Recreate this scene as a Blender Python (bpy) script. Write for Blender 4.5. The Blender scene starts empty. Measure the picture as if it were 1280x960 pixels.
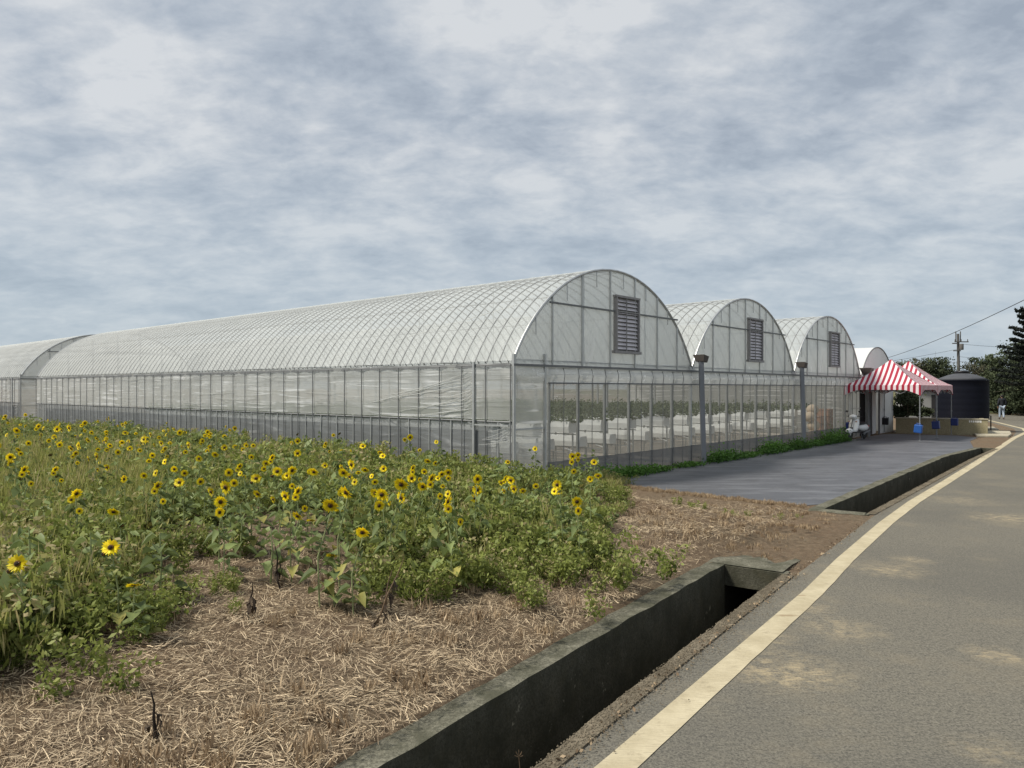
import bpy, math, random
import numpy as np
from mathutils import Vector, Matrix, noise as mnoise
random.seed(7); rng = np.random.default_rng(7)
scene = bpy.context.scene
COL = scene.collection
PI = math.pi
R = math.radians
F, HZ, EYE = 930.0, 486.0, 2.2           # focal length and horizon row of a 1280 px wide frame, eye height

def G(px, py, z=0.0):                     # ground point seen at a pixel of the photograph
    Y = F * (EYE - z) / (py - HZ)
    return ((px - 640) / F * Y, Y)
def K(px, Y):                             # x at a given depth
    return (px - 640) / F * Y
def ZZ(py, Y):
    return EYE - (py - HZ) / F * Y

# ------------------------------------------------------------------ helpers
class MB:
    def __init__(s): s.v = []; s.f = []; s.m = []; s.mi = 0
    def add(s, vs, fs):
        o = len(s.v); s.v.extend([tuple(p) for p in vs])
        for f in fs: s.f.append([i + o for i in f]); s.m.append(s.mi)
        return s
    def box(s, c, size, rz=0.0, M=None):
        hx, hy, hz = size[0] / 2, size[1] / 2, size[2] / 2
        m = Matrix.Translation(c) @ (M if M else Matrix.Rotation(rz, 4, 'Z'))
        vs = [m @ Vector((x, y, z)) for x in (-hx, hx) for y in (-hy, hy) for z in (-hz, hz)]
        return s.add(vs, [(0, 1, 3, 2), (4, 6, 7, 5), (0, 4, 5, 1), (2, 3, 7, 6), (0, 2, 6, 4), (1, 5, 7, 3)])
    def bar(s, a, b, w, h=None):
        a, b = Vector(a), Vector(b); h = h or w
        d = (b - a); L = d.length; q = d.to_track_quat('Z', 'Y').to_matrix().to_4x4()
        return s.box((a + b) / 2, (w, h, L), M=q)
    def tube(s, pts, r, n=6, cap=True):
        pts = [Vector(p) for p in pts]; rs = r if isinstance(r, (list, tuple)) else [r] * len(pts)
        vs = []; fs = []
        d0 = (pts[1] - pts[0]).normalized()
        up = Vector((0, 0, 1)) if abs(d0.z) < .9 else Vector((1, 0, 0))
        u = d0.cross(up).normalized()
        for i, p in enumerate(pts):
            a = pts[max(i - 1, 0)]; b = pts[min(i + 1, len(pts) - 1)]
            d = (b - a).normalized(); u = (u - d * u.dot(d)).normalized(); w = d.cross(u)
            for k in range(n):
                t = 2 * PI * k / n; vs.append(p + (u * math.cos(t) + w * math.sin(t)) * rs[i])
        for i in range(len(pts) - 1):
            for k in range(n):
                fs.append((i * n + k, i * n + (k + 1) % n, (i + 1) * n + (k + 1) % n, (i + 1) * n + k))
        if cap: fs.append(tuple(range(n))[::-1]); fs.append(tuple((len(pts) - 1) * n + k for k in range(n)))
        return s.add(vs, fs)
    def lathe(s, prof, n=24, c=(0, 0, 0), M=None):
        vs = []; fs = []
        for r, z in prof:
            for k in range(n):
                t = 2 * PI * k / n; p = Vector((r * math.cos(t), r * math.sin(t), z))
                vs.append((M @ p if M else p) + Vector(c))
        for i in range(len(prof) - 1):
            for k in range(n):
                fs.append((i * n + k, i * n + (k + 1) % n, (i + 1) * n + (k + 1) % n, (i + 1) * n + k))
        fs.append(tuple(range(n))[::-1]); fs.append(tuple((len(prof) - 1) * n + k for k in range(n)))
        return s.add(vs, fs)
    def ball(s, c, r, n=10, M=None):
        rr = r if isinstance(r, (tuple, list)) else (r, r, r)
        vs = []; fs = []; h = n // 2 + 1
        for i in range(h + 1):
            ph = PI * i / h
            for k in range(n):
                t = 2 * PI * k / n
                p = Vector((rr[0] * math.sin(ph) * math.cos(t), rr[1] * math.sin(ph) * math.sin(t), rr[2] * math.cos(ph)))
                vs.append((M @ p if M else p) + Vector(c))
        for i in range(h):
            for k in range(n):
                fs.append((i * n + k, (i + 1) * n + k, (i + 1) * n + (k + 1) % n, i * n + (k + 1) % n))
        return s.add(vs, fs)
    def prism(s, poly, z0, z1):
        n = len(poly); vs = [(x, y, z0) for x, y in poly] + [(x, y, z1) for x, y in poly]
        return s.add(vs, [tuple(range(n))[::-1], tuple(range(n, 2 * n))] + [(i, (i + 1) % n, n + (i + 1) % n, n + i) for i in range(n)])
    def grid(s, P, nu, nv):               # P list of rows*cols points
        return s.add(P, [(i * nv + j, i * nv + j + 1, (i + 1) * nv + j + 1, (i + 1) * nv + j) for i in range(nu - 1) for j in range(nv - 1)])
    def build(s, name, mats, parent=None, smooth=False, bevel=0):
        me = bpy.data.meshes.new(name); me.from_pydata(s.v, [], s.f)
        if not isinstance(mats, (list, tuple)): mats = [mats]
        for m in mats: me.materials.append(m)
        if len(mats) > 1: me.polygons.foreach_set('material_index', s.m)
        if smooth: me.polygons.foreach_set('use_smooth', [True] * len(s.f))
        me.update()
        o = bpy.data.objects.new(name, me); COL.objects.link(o)
        if parent: o.parent = parent
        if bevel:
            b = o.modifiers.new('bevel', 'BEVEL'); b.width = bevel; b.segments = 2; b.limit_method = 'ANGLE'
        return o

def np_mesh(name, V, Fq, mat, tint=None, parent=None, smooth=False):
    """V (n,3), Fq (m,k) equal sided faces, tint (m,) per face"""
    me = bpy.data.meshes.new(name); n = len(V); m, k = Fq.shape
    me.vertices.add(n); me.vertices.foreach_set('co', V.astype(np.float32).ravel())
    me.loops.add(m * k); me.loops.foreach_set('vertex_index', Fq.astype(np.int32).ravel())
    me.polygons.add(m); me.polygons.foreach_set('loop_start', np.arange(0, m * k, k, dtype=np.int32))
    me.polygons.foreach_set('loop_total', np.full(m, k, dtype=np.int32))
    if smooth: me.polygons.foreach_set('use_smooth', np.ones(m, dtype=bool))
    me.update(calc_edges=True)
    if tint is not None:
        a = me.attributes.new('tint', 'FLOAT', 'FACE'); a.data.foreach_set('value', tint.astype(np.float32))
    me.materials.append(mat)
    o = bpy.data.objects.new(name, me); COL.objects.link(o)
    if parent: o.parent = parent
    return o

def tag(o, label=None, cat=None, group=None, kind=None):
    if label: o['label'] = label
    if cat: o['category'] = cat
    if group: o['group'] = group
    if kind: o['kind'] = kind
    return o
def thing(name, label, cat, loc=(0, 0, 0), rz=0, group=None):
    o = bpy.data.objects.new(name, None); COL.objects.link(o); o.location = loc; o.rotation_euler = (0, 0, rz)
    o.empty_display_size = .1
    return tag(o, label, cat, group)
def copy_tree(o, parent=None):
    c = o.copy(); COL.objects.link(c); c.parent = parent
    for ch in list(o.children): copy_tree(ch, c)
    return c
def kill_tree(o):
    for ch in list(o.children): kill_tree(ch)
    bpy.data.objects.remove(o)

# ------------------------------------------------------------------ materials
class NT:
    def __init__(s, name):
        s.mat = bpy.data.materials.new(name); s.mat.use_nodes = True; s.t = s.mat.node_tree; s.t.nodes.clear()
        s.out = s.n('ShaderNodeOutputMaterial')
    def n(s, ty, **kw):
        nd = s.t.nodes.new(ty)
        for k, v in kw.items():
            if k.startswith('i_'):
                key = k[2:]; key = int(key) if key.isdigit() else key.replace('_', ' ')
                if hasattr(v, 'is_linked') or hasattr(v, 'links'): s.t.links.new(v, nd.inputs[key])
                else: nd.inputs[key].default_value = v
            else: setattr(nd, k, v)
        return nd
    def l(s, a, b): s.t.links.new(a, b)
    def coord(s, kind='Object', scale=(1, 1, 1), rot=(0, 0, 0)):
        c = s.n('ShaderNodeTexCoord'); m = s.n('ShaderNodeMapping'); m.inputs['Scale'].default_value = scale
        m.inputs['Rotation'].default_value = rot; s.l(c.outputs[kind], m.inputs[0]); return m.outputs[0]
    def noise(s, co, scale, detail=4, rough=.55, dist=0):
        nd = s.n('ShaderNodeTexNoise'); nd.inputs['Scale'].default_value = scale; nd.inputs['Detail'].default_value = detail
        nd.inputs['Roughness'].default_value = rough; nd.inputs['Distortion'].default_value = dist
        s.l(co, nd.inputs['Vector']); return nd.outputs[0]
    def ramp(s, fac, stops):
        nd = s.n('ShaderNodeValToRGB'); e = nd.color_ramp.elements
        while len(e) > 1: e.remove(e[-1])
        for i, (p, c) in enumerate(stops):
            if not isinstance(c, (tuple, list)): c = (c, c, c)
            if i == 0: e[0].position = p; e[0].color = (*c, 1)
            else: q = e.new(p); q.color = (*c, 1)
        s.l(fac, nd.inputs[0]); return nd.outputs[0]
    def mix(s, fac, a, b, blend='MIX'):
        nd = s.n('ShaderNodeMix', data_type='RGBA', blend_type=blend)
        for sock, v in ((nd.inputs[0], fac), (nd.inputs[6], a), (nd.inputs[7], b)):
            if hasattr(v, 'links'): s.l(v, sock)
            elif isinstance(v, (tuple, list)): sock.default_value = (*v, 1)
            else: sock.default_value = v
        return nd.outputs[2]
    def math(s, op, a, b=0.0, clamp=False):
        nd = s.n('ShaderNodeMath', operation=op, use_clamp=clamp)
        for i, v in enumerate((a, b)):
            if hasattr(v, 'links'): s.l(v, nd.inputs[i])
            else: nd.inputs[i].default_value = v
        return nd.outputs[0]
    def bump(s, h, strength=.3, dist=.02):
        nd = s.n('ShaderNodeBump'); nd.inputs['Strength'].default_value = strength; nd.inputs['Distance'].default_value = dist
        s.l(h, nd.inputs['Height']); return nd.outputs[0]
    def bsdf(s, color, rough=.6, metal=0, normal=None, spec=.4, **kw):
        b = s.n('ShaderNodeBsdfPrincipled')
        for sock, v in ((b.inputs['Base Color'], color), (b.inputs['Roughness'], rough), (b.inputs['Metallic'], metal)):
            if hasattr(v, 'links'): s.l(v, sock)
            elif isinstance(v, (tuple, list)): sock.default_value = (*v, 1)
            else: sock.default_value = v
        b.inputs['Specular IOR Level'].default_value = spec
        if normal: s.l(normal, b.inputs['Normal'])
        return b.outputs[0]
    def end(s, shader): s.l(shader, s.out.inputs[0]); return s.mat

def simple(name, color, rough=.6, metal=0, var=.25, scale=6, bump=0, spec=.4, kind='Object'):
    m = NT(name); co = m.coord(kind)
    nz = m.noise(co, scale, 5, .6)
    c = m.mix(nz, tuple(x * (1 - var) for x in color), tuple(min(1, x * (1 + var)) for x in color))
    nrm = m.bump(m.noise(co, scale * 6, 4), bump, .01) if bump else None
    return m.end(m.bsdf(c, rough, metal, nrm, spec))

def film(name, col, cover, streak=(1.2, 1.2, 9), rot=(0, 0, 0), streak_amt=.3, trans=.5, dirt=.15, gloss=.10, thr=(.56, .66)):
    m = NT(name); co = m.coord('Object')
    big = m.noise(co, .7, 4, .6); fine = m.noise(co, 14, 3, .6)
    st = m.noise(m.coord('Object', streak, rot), 1.0, 3, .6, .6)
    sr = m.ramp(st, [(thr[0], 0.0), (thr[1], 1.0)])
    sr = m.math('MULTIPLY', sr, m.ramp(m.noise(co, .9, 2), [(.42, 0.0), (.62, 1.0)]))
    sr = m.math('MULTIPLY', sr, streak_amt)
    c = m.mix(big, tuple(x * (1 - dirt) for x in col), tuple(min(.92, x * (1 + dirt * .6)) for x in col))
    c = m.mix(m.math('MULTIPLY', fine, .25), c, tuple(x * .7 for x in col))
    c = m.mix(sr, c, (.9, .9, .9))
    nrm = m.bump(m.math('ADD', m.math('MULTIPLY', st, 1.0), m.math('MULTIPLY', big, .7)), .35, .05)
    d = m.n('ShaderNodeBsdfDiffuse', i_Color=c, i_Normal=nrm).outputs[0]
    t = m.n('ShaderNodeBsdfTranslucent', i_Color=c, i_Normal=nrm).outputs[0]
    mx = m.n('ShaderNodeMixShader'); mx.inputs[0].default_value = trans; m.l(d, mx.inputs[1]); m.l(t, mx.inputs[2])
    g = m.n('ShaderNodeBsdfGlossy', i_Roughness=.45, i_Normal=nrm); g.inputs['Color'].default_value = (.9, .92, .95, 1)
    lw = m.n('ShaderNodeLayerWeight'); lw.inputs[0].default_value = .35
    gx = m.n('ShaderNodeMixShader'); m.l(m.math('ADD', m.math('MULTIPLY', lw.outputs[0], gloss * 2), gloss * .4), gx.inputs[0])
    m.l(mx.outputs[0], gx.inputs[1]); m.l(g.outputs[0], gx.inputs[2])
    tr = m.n('ShaderNodeBsdfTransparent'); tr.inputs[0].default_value = (.97, .98, .97, 1)
    a = m.math('ADD', m.math('ADD', cover, m.math('MULTIPLY', m.math('SUBTRACT', big, .5), .25)), sr, True)
    ax = m.n('ShaderNodeMixShader'); m.l(a, ax.inputs[0]); m.l(tr.outputs[0], ax.inputs[1]); m.l(gx.outputs[0], ax.inputs[2])
    return m.end(ax.outputs[0])

M = {}
M['roof_film'] = film('roof_film', (.77, .795, .79), .54, (3.0, .5, .5), streak_amt=.08, trans=.5, dirt=.08, gloss=.05)
M['gable_film'] = film('gable_film', (.64, .66, .65), .84, (2.0, 2.0, .8), (0, 0, .5), streak_amt=.25, trans=.5, dirt=.14, gloss=.06, thr=(.6, .68))
M['side_film'] = film('side_film', (.62, .625, .60), .68, (.5, .35, 10), (.22, 0, 0), streak_amt=.9, trans=.5, dirt=.15, gloss=.07, thr=(.545, .62))
M['lower_film'] = film('lower_film', (.27, .28, .285), .74, (.6, .5, 5), (.3, 0, 0), streak_amt=.22, trans=.4, dirt=.25, gloss=.07)
M['band_film'] = film('band_film', (.80, .81, .80), .66, (5, 5, 9), (.0, .7, .4), streak_amt=.5, trans=.4, dirt=.1)
M['skirt_film'] = film('skirt_film', (.15, .155, .165), .86, (1, 1, 5), streak_amt=.1, trans=.25, dirt=.2, gloss=.06)
M['white_sheet'] = film('white_sheet', (.84, .85, .85), .97, (2, 2, 2), streak_amt=.1, trans=.3, dirt=.07, gloss=.06)

def net_mat():
    m = NT('insect_net'); co = m.coord('Object')
    c = m.mix(m.noise(co, 1.2, 3), (.33, .32, .28), (.42, .405, .36))
    d = m.n('ShaderNodeBsdfDiffuse', i_Color=c).outputs[0]; t = m.n('ShaderNodeBsdfTranslucent', i_Color=c).outputs[0]
    mx = m.n('ShaderNodeMixShader'); mx.inputs[0].default_value = .4; m.l(d, mx.inputs[1]); m.l(t, mx.inputs[2])
    tr = m.n('ShaderNodeBsdfTransparent')
    ax = m.n('ShaderNodeMixShader')
    m.l(m.math('ADD', .36, m.math('MULTIPLY', m.noise(co, 1.5, 2), .12)), ax.inputs[0]); m.l(tr.outputs[0], ax.inputs[1]); m.l(mx.outputs[0], ax.inputs[2])
    return m.end(ax.outputs[0])
M['net'] = net_mat()
M['steel'] = simple('galvanised_steel', (.46, .47, .47), .45, .6, .25, 8)
M['steel_dark'] = simple('weathered_steel', (.17, .175, .18), .6, .3, .3, 10)
M['hoop'] = simple('hoop_steel', (.17, .175, .18), .6, .2, .2, 6)
M['louver'] = simple('louver_metal', (.62, .59, .62), .45, .3, .2, 7)
M['vent_frame'] = simple('vent_frame_metal', (.27, .26, .26), .6, .2, .3, 10)
M['dark'] = simple('dark_void', (.02, .02, .022), .9, 0, .3, 3)
M['pvc'] = simple('grey_pipe_plastic', (.19, .20, .22), .5, 0, .15, 5, .1)
M['brown_box'] = simple('brown_downpipe_box', (.07, .06, .055), .6, 0, .3, 8)
M['white_plastic'] = simple('white_plastic', (.86, .87, .86), .5, 0, .12, 5)
M['backing'] = simple('dark_backing', (.05, .055, .06), .8, 0, .3, 2)
M['white_paint'] = simple('white_paint', (.78, .78, .77), .35, 0, .06, 4)
M['black_rubber'] = simple('black_rubber', (.02, .02, .02), .8, 0, .3, 12)
M['glass_dark'] = simple('dark_glass', (.02, .025, .03), .1, 0, .2, 3, spec=.6)
M['lamp_red'] = simple('red_lens', (.35, .02, .02), .3)
M['lamp_clear'] = simple('clear_lens', (.6, .6, .6), .15)
M['blue_plastic'] = simple('bright_blue_plastic', (.02, .085, .30), .4, 0, .2, 9)
M['navy_plastic'] = simple('navy_plastic', (.015, .03, .14), .4, 0, .2, 9)
M['black_plastic'] = simple('black_plastic', (.012, .012, .014), .45, 0, .3, 9)
M['tank'] = simple('dark_tank_plastic', (.004, .005, .011), .75, 0, .3, 3, .1, .15)
M['tank_top'] = simple('tank_dome_plastic', (.07, .073, .082), .7, 0, .3, 3, .1, .2)
M['orange'] = simple('faded_orange_plastic', (.40, .23, .16), .6, 0, .2, 6)
M['pale_sack'] = simple('pale_sack', (.62, .50, .38), .8, 0, .2, 6, .3)
M['pole_conc'] = simple('pole_concrete', (.10, .095, .09), .8, 0, .2, 5)
M['wire'] = simple('wire_black', (.03, .03, .035), .6)
M['bark'] = simple('bark', (.07, .055, .042), .9, 0, .4, 9, .6)
M['trans_frame'] = simple('tent_leg_steel', (.26, .27, .28), .45, .5, .2, 9)
M['skin'] = simple('skin', (.42, .25, .17), .6, 0, .08, 10)
M['hair'] = simple('black_hair', (.012, .010, .010), .7, 0, .3, 30)
M['jacket'] = simple('dark_jacket', (.012, .014, .020), .85, 0, .3, 20)
M['jeans'] = simple('pale_jeans', (.32, .38, .46), .85, 0, .2, 18)
M['shoe'] = simple('dark_shoe', (.03, .03, .03), .7)
M['shed_wall'] = simple('shed_wall', (.22, .225, .22), .8, 0, .2, 3)
M['floor_in'] = simple('greenhouse_floor', (.48, .43, .38), .85, 0, .2, 1.2)

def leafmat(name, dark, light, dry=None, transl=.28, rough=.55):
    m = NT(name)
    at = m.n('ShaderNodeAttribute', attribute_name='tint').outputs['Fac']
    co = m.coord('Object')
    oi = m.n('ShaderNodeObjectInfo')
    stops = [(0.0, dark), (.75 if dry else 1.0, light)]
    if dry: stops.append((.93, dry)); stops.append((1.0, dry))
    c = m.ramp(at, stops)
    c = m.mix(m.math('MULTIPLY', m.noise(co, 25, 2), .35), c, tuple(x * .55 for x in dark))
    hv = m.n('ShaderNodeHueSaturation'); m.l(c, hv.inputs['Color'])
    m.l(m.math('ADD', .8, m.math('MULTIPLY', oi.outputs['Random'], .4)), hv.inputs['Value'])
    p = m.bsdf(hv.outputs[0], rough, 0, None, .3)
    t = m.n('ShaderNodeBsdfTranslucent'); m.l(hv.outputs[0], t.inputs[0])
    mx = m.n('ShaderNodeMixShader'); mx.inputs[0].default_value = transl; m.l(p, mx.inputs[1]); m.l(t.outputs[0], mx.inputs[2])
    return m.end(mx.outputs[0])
M['sun_leaf'] = leafmat('sunflower_leaf', (.075, .110, .036), (.28, .34, .125), (.42, .38, .11), .32)
M['petal'] = leafmat('petal_yellow', (.92, .66, .006), (.99, .88, .03), None, .3, .6)
M['disc'] = simple('flower_disc', (.030, .019, .010), .9, 0, .6, 60, .8)
M['disc_ring'] = simple('flower_disc_ring', (.20, .10, .015), .9, 0, .6, 90, .8)
M['sepal'] = simple('sepal_green', (.12, .17, .05), .7, 0, .3, 40)
M['stem'] = simple('stem_green', (.25, .29, .13), .7, 0, .3, 20, .2)
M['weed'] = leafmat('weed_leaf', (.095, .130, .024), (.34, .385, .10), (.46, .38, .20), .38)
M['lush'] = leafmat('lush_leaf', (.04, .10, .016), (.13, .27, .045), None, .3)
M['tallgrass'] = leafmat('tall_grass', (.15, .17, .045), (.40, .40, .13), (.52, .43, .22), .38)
M['tree_leaf'] = leafmat('tree_leaf', (.018, .028, .014), (.085, .105, .052), None, .15, .8)
M['tree_brown'] = leafmat('tree_leaf_brownish', (.030, .032, .020), (.12, .115, .068), None, .15, .8)
M['conifer'] = leafmat('conifer_needle', (.008, .012, .010), (.022, .030, .022), None, .1, .8)
M['straw'] = leafmat('straw', (.17, .115, .07), (.88, .71, .48), None, .1, .7)
M['dead'] = leafmat('dead_leaf', (.025, .018, .014), (.09, .065, .045), None, .05, .9)
M['crop'] = leafmat('crop_leaf', (.07, .10, .045), (.20, .24, .13), None, .3)

def soil():
    m = NT('field_soil'); co = m.coord('Object')
    n1 = m.noise(co, .45, 5, .6); n2 = m.noise(co, 9, 6, .7); n3 = m.noise(m.coord('Object', (1, 3.2, 1), (0, 0, .6)), 38, 3, .7, .8)
    c = m.mix(m.ramp(n2, [(.35, 0.0), (.65, 1.0)]), (.085, .062, .042), (.215, .165, .11))
    c = m.mix(m.math('MULTIPLY', m.ramp(n1, [(.4, 0.0), (.65, 1.0)]), .6), c, (.16, .105, .066))
    c = m.mix(m.math('MULTIPLY', m.ramp(n3, [(.52, 0.0), (.62, 1.0)]), .55), c, (.36, .27, .18))
    return m.end(m.bsdf(c, .95, 0, m.bump(m.math('ADD', n2, m.math('MULTIPLY', n3, .6)), .9, .04), .15))
M['soil'] = soil()
def verge():
    m = NT('far_ground'); co = m.coord('Object')
    c = m.mix(m.ramp(m.noise(co, .15, 6, .7), [(.4, 0.0), (.6, 1.0)]), (.06, .085, .03), (.17, .14, .08))
    return m.end(m.bsdf(c, .95, 0, m.bump(m.noise(co, 5, 5, .7), .8, .05), .1))
M['verge'] = verge()
def asphalt():
    m = NT('asphalt'); co = m.coord('Object')
    fine = m.noise(co, 60, 4, .8); mid = m.noise(co, 3, 5, .6)
    # grooved broom direction across the road
    gr = m.noise(m.coord('Object', (7, 60, 1), (0, 0, R(36))), 1.0, 3, .7)
    g2 = m.noise(co, 26, 3, .7)
    c = m.mix(m.ramp(fine, [(.38, 0.0), (.62, 1.0)]), (.048, .045, .038), (.225, .208, .170))
    c = m.mix(m.math('MULTIPLY', m.ramp(g2, [(.54, 0.0), (.64, 1.0)]), .45), c, (.24, .22, .175))
    c = m.mix(m.math('MULTIPLY', m.ramp(g2, [(.36, 1.0), (.46, 0.0)]), .45), c, (.055, .053, .048))
    c = m.mix(m.math('MULTIPLY', m.ramp(gr, [(.46, 0.0), (.60, 1.0)]), .45), c, (.185, .170, .135))
    c = m.mix(m.math('MULTIPLY', m.ramp(mid, [(.45, 0.0), (.7, 1.0)]), .22), c, (.17, .155, .12))
    big = m.noise(co, .42, 3, .55, .4)
    c = m.mix(m.math('MULTIPLY', m.ramp(big, [(.35, 1.0), (.55, 0.0)]), .28), c, (.072, .072, .068))
    c = m.mix(m.math('MULTIPLY', m.ramp(m.noise(co, .8, 6, .7), [(.52, 0.0), (.68, 1.0)]), .30), c, (.25, .21, .145))
    def spot(x, y, r):
        g = m.n('ShaderNodeVectorMath', operation='DISTANCE'); c0 = m.n('ShaderNodeTexCoord')
        nn = m.n('ShaderNodeTexNoise'); nn.inputs['Scale'].default_value = 2.5; nn.inputs['Detail'].default_value = 5
        m.l(c0.outputs['Object'], nn.inputs['Vector'])
        ad = m.n('ShaderNodeVectorMath', operation='MULTIPLY_ADD'); m.l(nn.outputs['Color'], ad.inputs[0])
        ad.inputs[1].default_value = (r * .9,) * 3; m.l(c0.outputs['Object'], ad.inputs[2])
        m.l(ad.outputs[0], g.inputs[0]); g.inputs[1].default_value = (x + r * .45, y + r * .45, r * .45)
        return m.ramp(m.math('DIVIDE', g.outputs['Value'], r), [(.2, 1.0), (1.0, 0.0)])
    for px, py, r, k in [(985, 840, .55, .62), (1050, 785, .45, .4), (1110, 712, .55, .5), (1258, 648, .75, .55), (1245, 818, .3, .5), (960, 800, .35, .35), (1200, 625, .8, .3), (1010, 760, .3, .45), (1240, 940, .3, .3), (1140, 700, .3, .4)]:
        x, y = G(px, py); f = m.math('MULTIPLY', spot(x, y, r), k)
        f = m.math('MULTIPLY', f, m.ramp(m.noise(co, 7, 6, .75), [(.42, .1), (.60, 1.25)])); f = m.math('MULTIPLY', f, m.ramp(gr, [(.40, .35), (.58, 1.0)]))
        c = m.mix(f, c, (.48, .385, .235))
    h = m.math('ADD', m.math('ADD', fine, g2), m.math('MULTIPLY', gr, .8))
    return m.end(m.bsdf(c, .85, 0, m.bump(h, .55, .012), .25))
M['asphalt'] = asphalt()
def paint():
    m = NT('edge_line_paint'); co = m.coord('Object')
    w = m.noise(m.coord('Object', (8, 80, 1), (0, 0, R(36))), 1.0, 4, .7)
    b = m.noise(co, 2.5, 5, .7)
    c = m.mix(m.ramp(b, [(.35, 0.0), (.7, 1.0)]), (.38, .325, .215), (.54, .475, .335))
    c = m.mix(m.math('MULTIPLY', m.ramp(w, [(.50, 0.0), (.62, 1.0)]), .6), c, (.33, .285, .20))
    c = m.mix(m.ramp(m.noise(co, 6, 6, .8), [(.56, 0.0), (.70, .75)]), c, (.27, .225, .155))
    for px, py, r in ((1040, 692, .20), (985, 770, .15), (1000, 745, .08)):
        x, y = G(px, py); d_ = m.n('ShaderNodeVectorMath', operation='DISTANCE'); c0 = m.n('ShaderNodeTexCoord'); mp = m.n('ShaderNodeMapping'); m.l(c0.outputs['Object'], mp.inputs[0])
        mp.vector_type = 'POINT'; mp.inputs['Location'].default_value = (-x, -y, 0); m2 = m.n('ShaderNodeMapping'); m.l(mp.outputs[0], m2.inputs[0]); m2.inputs['Rotation'].default_value = (0, 0, R(20)); m2.inputs['Scale'].default_value = (1, 3.2, 1)
        m.l(m2.outputs[0], d_.inputs[0]); q = m.math('ADD', m.math('DIVIDE', d_.outputs['Value'], r), m.math('MULTIPLY', m.math('SUBTRACT', m.noise(co, 14, 5, .75), .5), 1.8))
        c = m.mix(m.ramp(q, [(.35, .85), (.95, 0.0)]), c, (.27, .205, .125))
    return m.end(m.bsdf(c, .8, 0, m.bump(w, .4, .01), .25))
M['paint'] = paint()
def concrete(name, base, moss, amt=.6, streaks_and_shade=True):
    m = NT(name); co = m.coord('Object')
    n = m.noise(co, 3, 6, .7); f = m.noise(co, 45, 4, .7)
    c = m.mix(m.ramp(f, [(.35, 0.0), (.65, 1.0)]), tuple(x * .45 for x in base), tuple(x * 1.5 for x in base))
    c = m.mix(m.math('MULTIPLY', m.ramp(n, [(.3, 0.0), (.62, 1.0)]), amt), c, moss)
    if streaks_and_shade:
        v = m.noise(m.coord('Object', (11, 11, 1.2)), 1.0, 6, .75)
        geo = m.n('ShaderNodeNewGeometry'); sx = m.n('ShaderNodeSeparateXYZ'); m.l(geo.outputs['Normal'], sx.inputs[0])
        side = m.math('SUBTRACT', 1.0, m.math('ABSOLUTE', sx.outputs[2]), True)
        c = m.mix(m.math('MULTIPLY', side, .62), c, tuple(x * .38 for x in moss))  # painted shade: upright faces pulled towards a darkened moss tone
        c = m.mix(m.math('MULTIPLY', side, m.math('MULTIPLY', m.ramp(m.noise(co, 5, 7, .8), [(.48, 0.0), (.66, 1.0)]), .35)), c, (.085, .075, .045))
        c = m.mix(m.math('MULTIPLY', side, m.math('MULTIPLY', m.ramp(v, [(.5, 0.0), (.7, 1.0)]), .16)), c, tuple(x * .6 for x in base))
    c = m.mix(m.ramp(m.noise(co, 1.7, 5, .8), [(.64, 0.0), (.70, .75)]), c, tuple(min(.6, x * 2.3) for x in base))
    return m.end(m.bsdf(c, .92, 0, m.bump(m.math('ADD', f, n), .6, .015), .2))
M['ditch'] = concrete('mossy_concrete', (.19, .18, .14), (.060, .060, .040), .9)
M['lip'] = concrete('rough_kerb_concrete', (.20, .17, .125), (.085, .07, .048), .8, False)
M['slab'] = concrete('pale_concrete', (.44, .40, .31), (.30, .27, .19), .4, False)
M['beige'] = concrete('beige_wall', (.33, .29, .19), (.20, .18, .10), .45, False)
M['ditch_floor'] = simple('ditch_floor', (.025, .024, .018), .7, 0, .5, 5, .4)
def weedmat():
    m = NT('woven_ground_cover'); co = m.coord('Object', (1, 1, 1), (0, 0, R(-41)))
    big = m.noise(co, .5, 5, .65); f = m.noise(co, 28, 3, .7); st = m.noise(m.coord('Object', (.5, 5, 1), (0, 0, R(20))), 1.0, 4, .6)
    c = m.mix(big, (.058, .060, .068), (.128, .132, .146))
    c = m.mix(m.math('MULTIPLY', f, .4), c, (.05, .052, .062))
    c = m.mix(m.math('MULTIPLY', m.ramp(st, [(.50, 0.0), (.60, 1.0)]), .5), c, (.19, .195, .21))  # paler strokes: wrinkle highlights put into the sheet colour
    c = m.mix(m.math('MULTIPLY', m.ramp(m.noise(co, 1.3, 6, .75), [(.50, 0.0), (.66, 1.0)]), .55), c, (.045, .045, .048))
    c = m.mix(m.math('MULTIPLY', m.ramp(m.noise(co, 3.1, 6, .8), [(.60, 0.0), (.70, 1.0)]), .3), c, (.20, .17, .13))
    return m.end(m.bsdf(c, .55, 0, m.bump(m.math('ADD', st, m.math('MULTIPLY', f, .4)), .5, .03), .5))
M['mat'] = weedmat()
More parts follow.
